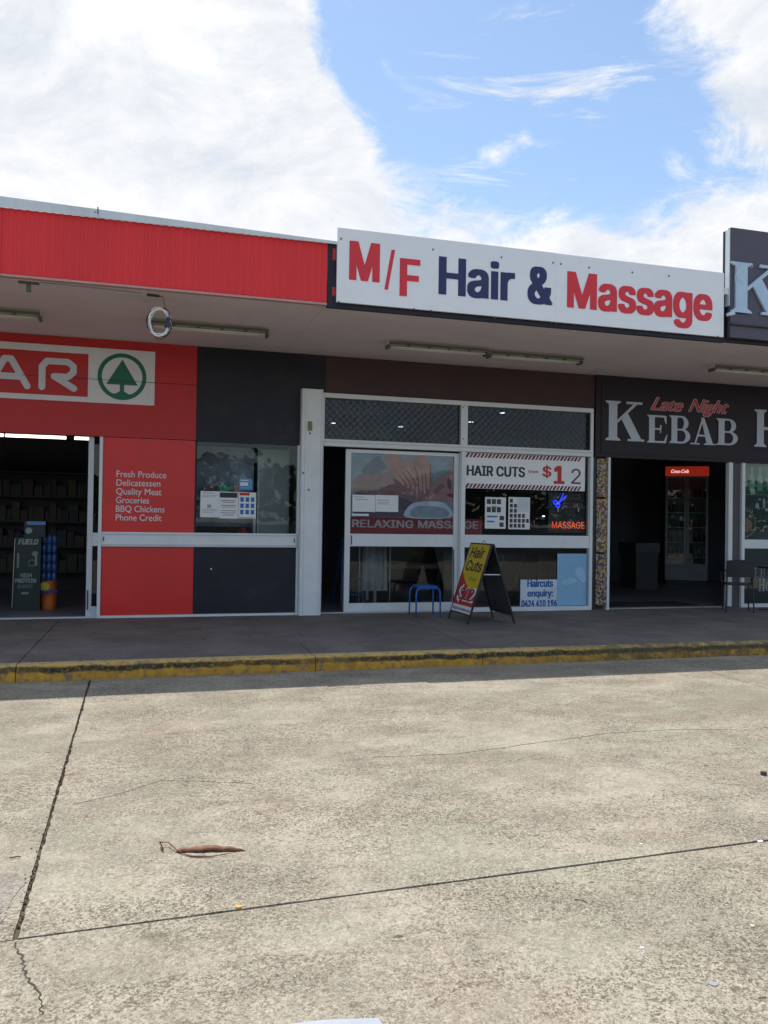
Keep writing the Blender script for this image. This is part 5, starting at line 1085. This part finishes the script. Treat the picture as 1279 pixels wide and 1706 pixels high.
# posters in the right window
YW = YF-.030
gp = thing('green_drinks_poster', 'bright green poster of drink bottles at the top of the right window', 'poster', (10.9, YW, 2.2))
gd = M('poster deep green', (.01, .13, .05), .5, .3, 5); gl_ = M('poster pale green', (.22, .42, .30), .5, .2, 9)
BX(9.90, 11.6, YW, YW+.002, 2.10, 2.56).build('sheet', gd, gp)
pr = PR((0, YW, 0), lift=.002)
for x in (10.05, 10.22, 10.42, 10.8, 11.1): pr.poly([(x-.05, 2.14), (x+.05, 2.14), (x+.055, 2.34), (x+.022, 2.42), (x+.02, 2.54), (x-.02, 2.54), (x-.022, 2.42), (x-.055, 2.34)])
pr.build('print', gl_, gp)
lettering('R', (10.33, YW, 2.28), (1,0,0), (0,0,1), .06, .07, white, gp, bold=.03, lift=.003)
dp = thing('menu_poster', 'dark green menu poster with bottles and a round kebab picture', 'poster', (10.9, YW, 1.31))
BX(9.90, 11.6, YW, YW+.002, 1.305, 2.098).build('sheet', M('menu dark green', (.018, .05, .05), .5, .25, 4), dp)
pr = PR((0, YW, 0), lift=.002, step=0)
for k in range(9): pr.rect(10.20, 11.3, 1.70-.045*k, 1.706-.045*k)
pr.rect(9.9, 11.5, 1.83, 1.838); pr.rect(9.9, 11.5, 2.06, 2.075)
pr.build('print', M('menu print', (.14, .19, .19), .5), dp)
pr = PR((0, YW, 0), lift=.003); pr.rect(10.28, 10.33, 1.84, 1.98); pr.rect(10.29, 10.32, 1.98, 2.01); pr.rect(10.13, 10.2, 1.84, 1.92); pr.build('bottles', M('pale bottle print', (.40, .46, .5), .5), dp)
pr = PR((0, YW, 0), lift=.002); pr.arc(9.90, 1.57, .24, .24, .02, .02, -80, 80); pr.build('ring', M('lime ring', (.30, .33, .06), .5), dp)
pr = PR((0, YW, 0), lift=.003); pr.poly([(9.90, 1.66), (9.98, 1.66), (10.08, 1.58), (10.06, 1.50), (9.98, 1.44), (9.9, 1.42)]); pr.build('food', M('kebab print', (.40, .22, .14), .5, .6, 30), dp)
kp = thing('kebab_house_poster', 'dark lower window poster with pale serif Kebab House lettering', 'poster', (10.9, YW, .22))
BX(9.90, 11.6, YW, YW+.002, .216, 1.145).build('sheet', M('menu dark', (.022, .035, .04), .5, .25, 4), kp)
pr = PR((0, YW, 0), lift=.002, depth=.0005, step=.0002)
x_ = 9.95
for i, ch in enumerate('KEBAB'): serif(pr, ch, x_, .66, .15 if i == 0 else .11, .24 if i == 0 else .16); x_ += .165 if i == 0 else .12
x_ = 10.2
for i, ch in enumerate('HOUSE'): serif(pr, ch, x_, .42, .13 if i == 0 else .11, .22 if i == 0 else .15); x_ += .145 if i == 0 else .12
pr.build('lettering', M('poster pale lettering', (.36, .42, .46), .5), kp)

# ------------------------------------------------------------------ inside the kebab shop
def fridge():
    t = thing('drinks_fridge', 'tall two door drinks fridge with glowing red header in the kebab shop', 'fridge', (9.6, 14.3, ZP))
    base = onz(1105, 958, ZP+.013); 
    p1 = onz(1178, 975, ZP+.013); p0 = at(1107, 965, 16.9)          # front foot line, turned slightly to the door
    U = V3((p1.x-p0.x, p1.y-p0.y, 0)); wd_ = U.length; U.normalize(); Dp = V3((-U.y, U.x, 0)); O = V3((p0.x, p0.y, ZP+.013))
    def bx(u0, u1, d0, d1, z0, z1, name, mat, par=None):
        mb = MB().box(u0, u1, d0, d1, z0, z1); mb.v = [O+U*v.x+Dp*v.y+V3((0, 0, v.z)) for v in mb.v]; return mb.build(name, mat, par or t)
    zt_ = at(1178, 778, p1.y).z-ZP; wall = M('fridge enamel', (.22, .23, .26), .4, .1, 4)
    bx(0, wd_, .66, .70, .1, zt_, 'back', wall); bx(0, .03, .03, .66, .1, zt_, 'side', wall); bx(wd_-.03, wd_, .03, .66, .1, zt_, 'side', wall)
    bx(.0, wd_, .0, .66, .10, .42, 'base', wall); bx(.03, wd_-.03, .03, .6, 0, .10, 'plinth', black); bx(.031, wd_-.031, .03, .66, zt_-.03, zt_-.001, 'top', wall)
    hd = bx(-.01, wd_+.01, -.04, .029, zt_-.22, zt_, 'header', M('lit red header', (.75, .05, .02), .4, .1, 3, emit=.16))
    lettering('Coca-Cola', O+U*(wd_*.12)-Dp*.04+V3((0, 0, zt_-.15)), U, (0,0,1), wd_*.42, .08, M('lit white script', (1, .8, .8), .4, emit=.5), hd, bold=.02, shear=.4, lift=.004, soft=True)
    for u0, u1 in ((.0, wd_*.5-.005), (wd_*.5+.005, wd_)):
        d = bx(u0, u0+.05, -.03, .028, .43, zt_-.23, 'door', M('fridge door frame', (.28, .30, .33), .4, .1, 4)); fmt = M('fridge door frame')
        bx(u1-.05, u1, -.03, .028, .43, zt_-.23, 'stile', fmt, d); bx(u0+.051, u1-.051, -.03, .028, .43, .47, 'stile', fmt, d); bx(u0+.051, u1-.051, -.03, .028, zt_-.27, zt_-.23, 'stile', fmt, d)
        bx(u0+.051, u1-.051, -.01, -.005, .471, zt_-.271, 'door_pane', glass, d)
    for k in range(5):
        z = .62+k*(zt_-1.0)/5; bx(.031, wd_-.031, .10, .6, z, z+.012, 'shelf', steel)
        for u in range(9):
            uu = .07+u*(wd_-.14)/8; c = M(('cola dark', 'orange can', 'clear bottle')[(u//3+k) % 3], ((.03,.012,.01), (.22,.08,.015), (.20,.24,.26))[(u//3+k) % 3], .3)
            mb = MB().tube([(uu, .16, z+.013), (uu, .16, z+.15), (uu, .16, z+.19), (uu, .16, z+.22)], [.028, .028, .012, .012], 8); mb.v = [O+U*v.x+Dp*v.y+V3((0, 0, v.z)) for v in mb.v]; mb.build('bottle', c, t, smooth=True)
    return t
fridge()
cb = thing('kebab_counter', 'dim grey counter block at the back of the kebab shop', 'counter', (8.6, 15.6, ZP))
a, b = at(1060, 895, 15.6), at(1095, 985, 15.6)
BX(a.x, b.x, 15.6, 16.2, ZP+.013, a.z-.35).build('cabinet', M('counter dark', (.06, .055, .05), .5), cb); BX(a.x-.03, b.x+.03, 15.57, 16.25, a.z-.349, a.z-.12).build('display_top', M('counter steel', (.045, .045, .05), .4), cb)
dm = M('dark doormat', (.02, .018, .02), .9, .3, 30); tag(BX(7.5, 9.2, 12.15, 12.85, ZP+.013, ZP+.025).build('doormat', dm), 'dark doormat just inside the kebab shop threshold', 'doormat')

# ------------------------------------------------------------------ chair and table outside the kebab shop
cm = M('black cafe metal', (.014, .015, .018), .5, .2, 8)
def cafe_chair(cx, cy, label, ang):
    t = thing('cafe_chair', label, 'chair', (cx, cy, ZP)); t.rotation_euler.z = 0
    c_, s_ = math.cos(ang), math.sin(ang); T = lambda x, y, z: V3((cx+x*c_-y*s_, cy+x*s_+y*c_, ZP+z))
    mb = MB().box(-.21, .21, -.20, .20, .43, .46); mb.v = [T(*v) for v in mb.v]; mb.build('seat', cm, t, bevel=.01)
    for sx in (-1, 1):
        MB().tube([T(sx*.20, -.19, 0), T(sx*.19, -.17, .43)], .012, 8).build('leg', cm, t)
        MB().tube([T(sx*.21, .22, 0), T(sx*.19, .17, .45), T(sx*.19, .21, .80)], .012, 8).build('leg', cm, t)
    mb = MB()
    for i in range(9):
        u = i/8*2-1; 
        for z, o in ((.56, 0), (.82, 0), (.82, .02), (.56, .02)): mb.v.append(T(u*.21, .19+.04*(1-u*u)+o+.02*(z-.5), z+.02*(1-u*u)*(z > .7)))
    for i in range(8):
        k = i*4; mb.f += [(k, k+4, k+5, k+1), (k+1, k+5, k+6, k+2), (k+2, k+6, k+7, k+3), (k+3, k+7, k+4, k)]
    mb.f += [(0, 1, 2, 3), (35, 34, 33, 32)]; mb.build('backrest', cm, t)
    for sx in (-1, 1): MB().tube([T(sx*.225, -.15, .44), T(sx*.235, -.14, .64), T(sx*.235, .16, .66), T(sx*.20, .2, .66)], .011, 8).build('armrest', cm, t)
    return t
cafe_chair(9.32, 11.35, 'black cafe chair standing in front of the kebab shop post', math.radians(150))
tt = thing('cafe_table', 'small black cafe table below the kebab house poster at the right edge', 'table', (9.98, 11.25, ZP))
MB().tube([(9.98, 11.25, ZP+.70), (9.98, 11.25, ZP+.73)], .30, 28).build('table_top', cm, tt)
MB().tube([(9.98, 11.25, ZP+.02), (9.98, 11.25, ZP+.70)], .025, 10).build('column', cm, tt)
for k in range(4):
    a = k*math.pi/2+.5; MB().bar((9.98, 11.25, ZP+.04), (9.98+.27*math.cos(a), 11.25+.27*math.sin(a), ZP+.012), .04, .02).build('foot', cm, tt)

# ------------------------------------------------------------------ blue stool
so_ = thing('blue_stool', 'small blue metal stool with square seat in front of the sliding door', 'stool', (4.03, 11.5, ZP))
cx, cy = 4.03, 11.50
mb = BX(cx-.145, cx+.145, cy-.145, cy+.145, ZP+.425, ZP+.445); mb.build('seat', blue, so_, bevel=.008)
for sx in (-1, 1):
    for sy in (-1, 1):
        pts = [(cx+sx*.185, cy+sy*.155, ZP), (cx+sx*.18, cy+sy*.15, ZP+.34)]+[(cx+sx*(.18-.05*(1-math.cos(a))), cy+sy*.148, ZP+.34+.07*math.sin(a)) for a in (.4, .8, 1.2, 1.57)]+[(cx+sx*.06, cy+sy*.13, ZP+.412)]
        MB().tube(pts, .0125, 8).build('leg', blue, so_, smooth=True)
for sy in (-1, 1): MB().tube([(cx-.13, cy+sy*.14, ZP+.41), (cx+.13, cy+sy*.14, ZP+.41)], .009, 6).build('brace', blue, so_)

# ------------------------------------------------------------------ A frame sign
af = thing('sandwich_board', 'yellow and red folding sandwich board reading Hair Cuts For $12', 'sandwich board', (4.6, 10.75, ZP))
Rg = (4.61, 1.225); ya0, ya1 = 10.42, 11.13      # ridge x, z ; near and far y
xf, xb = 4.262, 4.945
def leaf(xfoot, sgn, name):
    ft = V3((xfoot, 0, ZP)); tp = V3((Rg[0]+sgn*.012, 0, Rg[1])); d = (tp-ft); ln = d.length; d.normalize()
    for y in (ya0, ya1): o = MB().bar(V3((ft.x, y, ft.z+.001)), V3((tp.x, y, tp.z)), .022, .028, up=V3((0,1,0))).build('side_rail', black, af)
    for t in (.11, .995): p = ft+d*(ln*t); MB().bar(V3((p.x, ya0+.011, p.z)), V3((p.x, ya1-.011, p.z)), .022, .02).build('cross_bar', black, af)
    n_ = V3((d.z, 0, -d.x))*(-sgn if sgn > 0 else 1)
    n_ = V3((-d.z, 0, d.x)) if sgn < 0 else V3((d.z, 0, -d.x))
    a = ft+d*(ln*.11); b = ft+d*(ln*.985); mb = MB(); k = []
    for off in (.0, .006):
        for p in (a, b):
            for y in (ya0+.012, ya1-.012): mb.v.append(V3((p.x, y, p.z))+n_*off)
    mb.f = [(0,1,3,2), (4,6,7,5), (0,4,5,1), (2,3,7,6), (0,2,6,4), (1,5,7,3)]; mb.build('board', blackboard, af)
    return ft, d, ln, n_
ft, d, ln, n_ = leaf(xf, -1, 'front'); leaf(xb, 1, 'rear')
# printed face: U runs from far (+y) to near (-y), V up the slope, seen from the left
U, V = V3((0, -1, 0)), d; Wd = ya1-ya0-.024; O = V3((ft.x, ya1-.012, ft.z))+n_*.007
def face(pts, mat, lift, name='print'):
    pr = PR(O, U, V, lift=lift, step=0); pr.poly([(u*Wd, v*ln) for u, v in pts]); return pr.build(name, mat, af)
yel = M('sandwich yellow', (.66, .48, .025), .5, .05, 4); sred = M('sandwich red', (.56, .035, .025), .5, .05, 4)
face([(0,.11), (1,.11), (1,.985), (0,.985)], sred, .001, 'poster')
crv = [(0,.985), (0,.63)]+[(t, .63-.22*(t**.8)-.06*math.sin(t*math.pi)+(.0)) for t in [i/12 for i in range(1, 12)]]+[(1,.41), (1,.985)]
face(crv, yel, .0016, 'yellow_field'); face([(0,.11), (1,.11), (1,.205), (0,.205)], paper, .0016, 'white_field')
def ft_t(body, u0, u1, v, cap_, mat, lift=.003, **k): lettering(body, O+U*(u0*Wd)+V*(v*ln), U, V, (u1-u0)*Wd, cap_*ln, mat, af, lift=lift, **k)
ft_t('Hair', .12, .84, .81, .135, ink, bold=.05, shear=.15); ft_t('Cuts', .10, .92, .64, .135, ink, bold=.05, shear=.15)
ft_t('For', .45, .85, .52, .05, ink, bold=-.015, shear=.3)
ft_t('$12', .10, .99, .255, .185, paper, bold=.05, shear=.12, lift=.0022); ft_t('$12', .20, .90, .270, .155, M('plum print', (.20, .015, .06), .5), bold=.018, shear=.12, lift=.0055)
ft_t('Walk ins Welcome', .05, .95, .14, .035, M('navy print', (.02, .02, .08), .5), bold=.03)
MB().tube([(Rg[0]-.0, 10.72+.05*math.cos(t), Rg[1]+.01+.03*math.sin(t)) for t in [k*math.pi/8 for k in range(9)]], .005, 6).build('handle', sred, af)
x1_ = xf+(Rg[0]-xf)*.62; x2_ = xb-(xb-Rg[0])*.62; zz = ZP+(Rg[1]-ZP)*.62
MB().bar((x1_, ya0+.02, zz), (x2_, ya0+.02, zz-.004), .012, .014).build('spreader', alu2, af); MB().bar((x1_, ya1-.02, zz), (x2_, ya1-.02, zz-.004), .012, .014).build('spreader', alu2, af)

# ------------------------------------------------------------------ litter on the concrete
lf = MB(); a, b = onz(292, 1420), onz(410, 1418)
P0, P1 = V3((a.x, a.y, 0)), V3((b.x, b.y, 0)); n = 22; ax = (P1-P0); wN = V3((-ax.y, ax.x, 0)).normalized()
for i in range(n+1):
    t = i/n; w = (.019+.006*mnoise.noise(V3((t*7, 1, 0))))*math.sin(math.pi*min(1, t**.75))**.8+.0012; c = P0+ax*t+wN*(.012*math.sin(t*3.3)+.006*mnoise.noise(V3((t*9, 7, 0)))); z = .004+.006*math.sin(t*math.pi)+.008*mnoise.noise(V3((t*8, 3, 0)))
    for j, (s_, dz) in enumerate(((-1, .003), (-.45, .014), (.1, .017), (.6, .012), (1, .004))): lf.v.append(c+wN*(s_*w)+V3((0, 0, z+dz*min(1, w/.012)-.004)))
for i in range(n):
    for j in range(4): k = i*5+j; lf.f.append((k, k+5, k+6, k+1))
leafm = M('dry brown leaf', (.20, .075, .035), .6, .35, 25, bump=.4)
dlf = thing('dry_leaf', 'long curled brown dead leaf lying on the sunlit concrete', 'leaf', (P0.x+.15, P0.y, 0))
lo = lf.build('blade', leafm, dlf, smooth=True)
md = lo.modifiers.new('s', 'SOLIDIFY'); md.thickness = .0012
q = [onz(267, 1415), onz(272, 1420), onz(266, 1410), onz(280, 1411), onz(293, 1419), onz(302, 1423)]
MB().tube([V3((p.x, p.y, z)) for p, z in zip(q, (.004, .012, .02, .022, .012, .010))], [.0015, .003, .0035, .003, .003, .004], 6).build('stem', leafm, dlf, smooth=True)
MB().tube([V3((onz(*p).x, onz(*p).y, z)) for p, z in (((300, 1424), .006), ((320, 1428), .005), ((350, 1429), .006), ((385, 1424), .008))], [.002, .004, .003, .001], 6).build('curled_edge', leafm, dlf, smooth=True)
def scrap(px, py, w, h, mat, name, label, cat, z=.004, n=7):
    c = onz(px, py); r = random.Random(int(px)); pts = [(c.x+w/2*math.cos(2*math.pi*i/n)*r.uniform(.75, 1.15), c.y+h/2*math.sin(2*math.pi*i/n)*r.uniform(.75, 1.15)) for i in range(n)]
    return tag(MB().prism(pts, .0003, z).build(name, mat), label, cat)
scrap(397, 1512, .034, .022, M('orange filter paper', (.75, .38, .14), .7), 'cigarette_butt', 'small orange cigarette butt lying on the slab joint', 'cigarette butt', .007)
scrap(1266, 1402, .03, .02, paper, 'paper_scrap', 'white paper scrap at the right end of the slab joint', 'litter')
scrap(1068, 1407, .022, .01, paper, 'paper_scrap', 'thin pale paper scrap on the joint near the right', 'litter')
scrap(1253, 1543, .02, .02, M('pale leaf', (.5, .46, .36), .7), 'dead_leaf', 'tiny pale dead leaf near the right edge', 'leaf')
scrap(1272, 1291, .045, .04, M('dark stone', (.05, .04, .05), .7), 'pebble', 'dark pebble on the concrete at the right edge', 'pebble', .02, 9)
scrap(1188, 1640, .034, .026, M('grey patch putty', (.30, .30, .33), .8), 'gum_spot', 'flat grey spot of chewing gum in the foreground at right', 'gum')
scrap(1069, 1580, .018, .014, paper, 'paper_scrap', 'tiny white crumb of paper in the right foreground', 'litter')
c = onz(968, 1502); tag(MB().tube([(c.x-.02, c.y+.02, .003), (c.x, c.y+.003, .006), (c.x+.015, c.y-.018, .003)], .0018, 5).build('twig', black), 'short black twig on the concrete below the joint', 'twig')
c = onz(26, 1429); tag(MB().tube([(c.x-.025, c.y, .003), (c.x+.01, c.y+.004, .005), (c.x+.02, c.y, .003)], .0025, 5).build('twig', black), 'short dark twig beside the left joint', 'twig')
c = onz(1125, 1083, .15); tag(MB().prism([(c.x-.10, c.y-.02), (c.x, c.y-.035), (c.x+.10, c.y), (c.x+.02, c.y+.03), (c.x-.08, c.y+.02)], .152, .158).build('dead_leaf', leafm), 'brown dead leaf caught on the kerb at the right', 'leaf')
c = onz(568, 1143); tag(MB().tube([(c.x-.13, c.y-.01, .003), (c.x, c.y+.004, .005), (c.x+.2, c.y+.01, .003)], [.004, .003, .002], 5).build('bark_strip', M('tan bark', (.28, .18, .08), .8)), 'thin tan strip of bark at the edge of the shade', 'bark')
gum = M('old gum', (.05, .048, .045), .8)
rg = random.Random(5)
for k in range(9):
    x, y = rg.uniform(-.5, 8), rg.uniform(8.7, 11.2); r = rg.uniform(.012, .028)
    o = MB().prism([(x+r*math.cos(a)*rg.uniform(.8, 1.1), y+r*math.sin(a)*rg.uniform(.8, 1.1)) for a in [j*.785 for j in range(8)]], ZP+.0004, ZP+.003).build('gum_spot', gum, path)
# painted mark just entering at the bottom edge
c = [onz(470, 1708), onz(540, 1700), onz(630, 1697), onz(640, 1712), onz(520, 1730)]
wm = tag(MB().prism([(p.x, p.y) for p in c], .0004, .003).build('paper_sheet', M('greyed paper', (.40, .42, .46), .7)), 'flat pale piece of paper cut off by the bottom edge', 'paper')
for o in bpy.data.objects:
    for k in ('_w', '_r'):
        if k in o: del o[k]
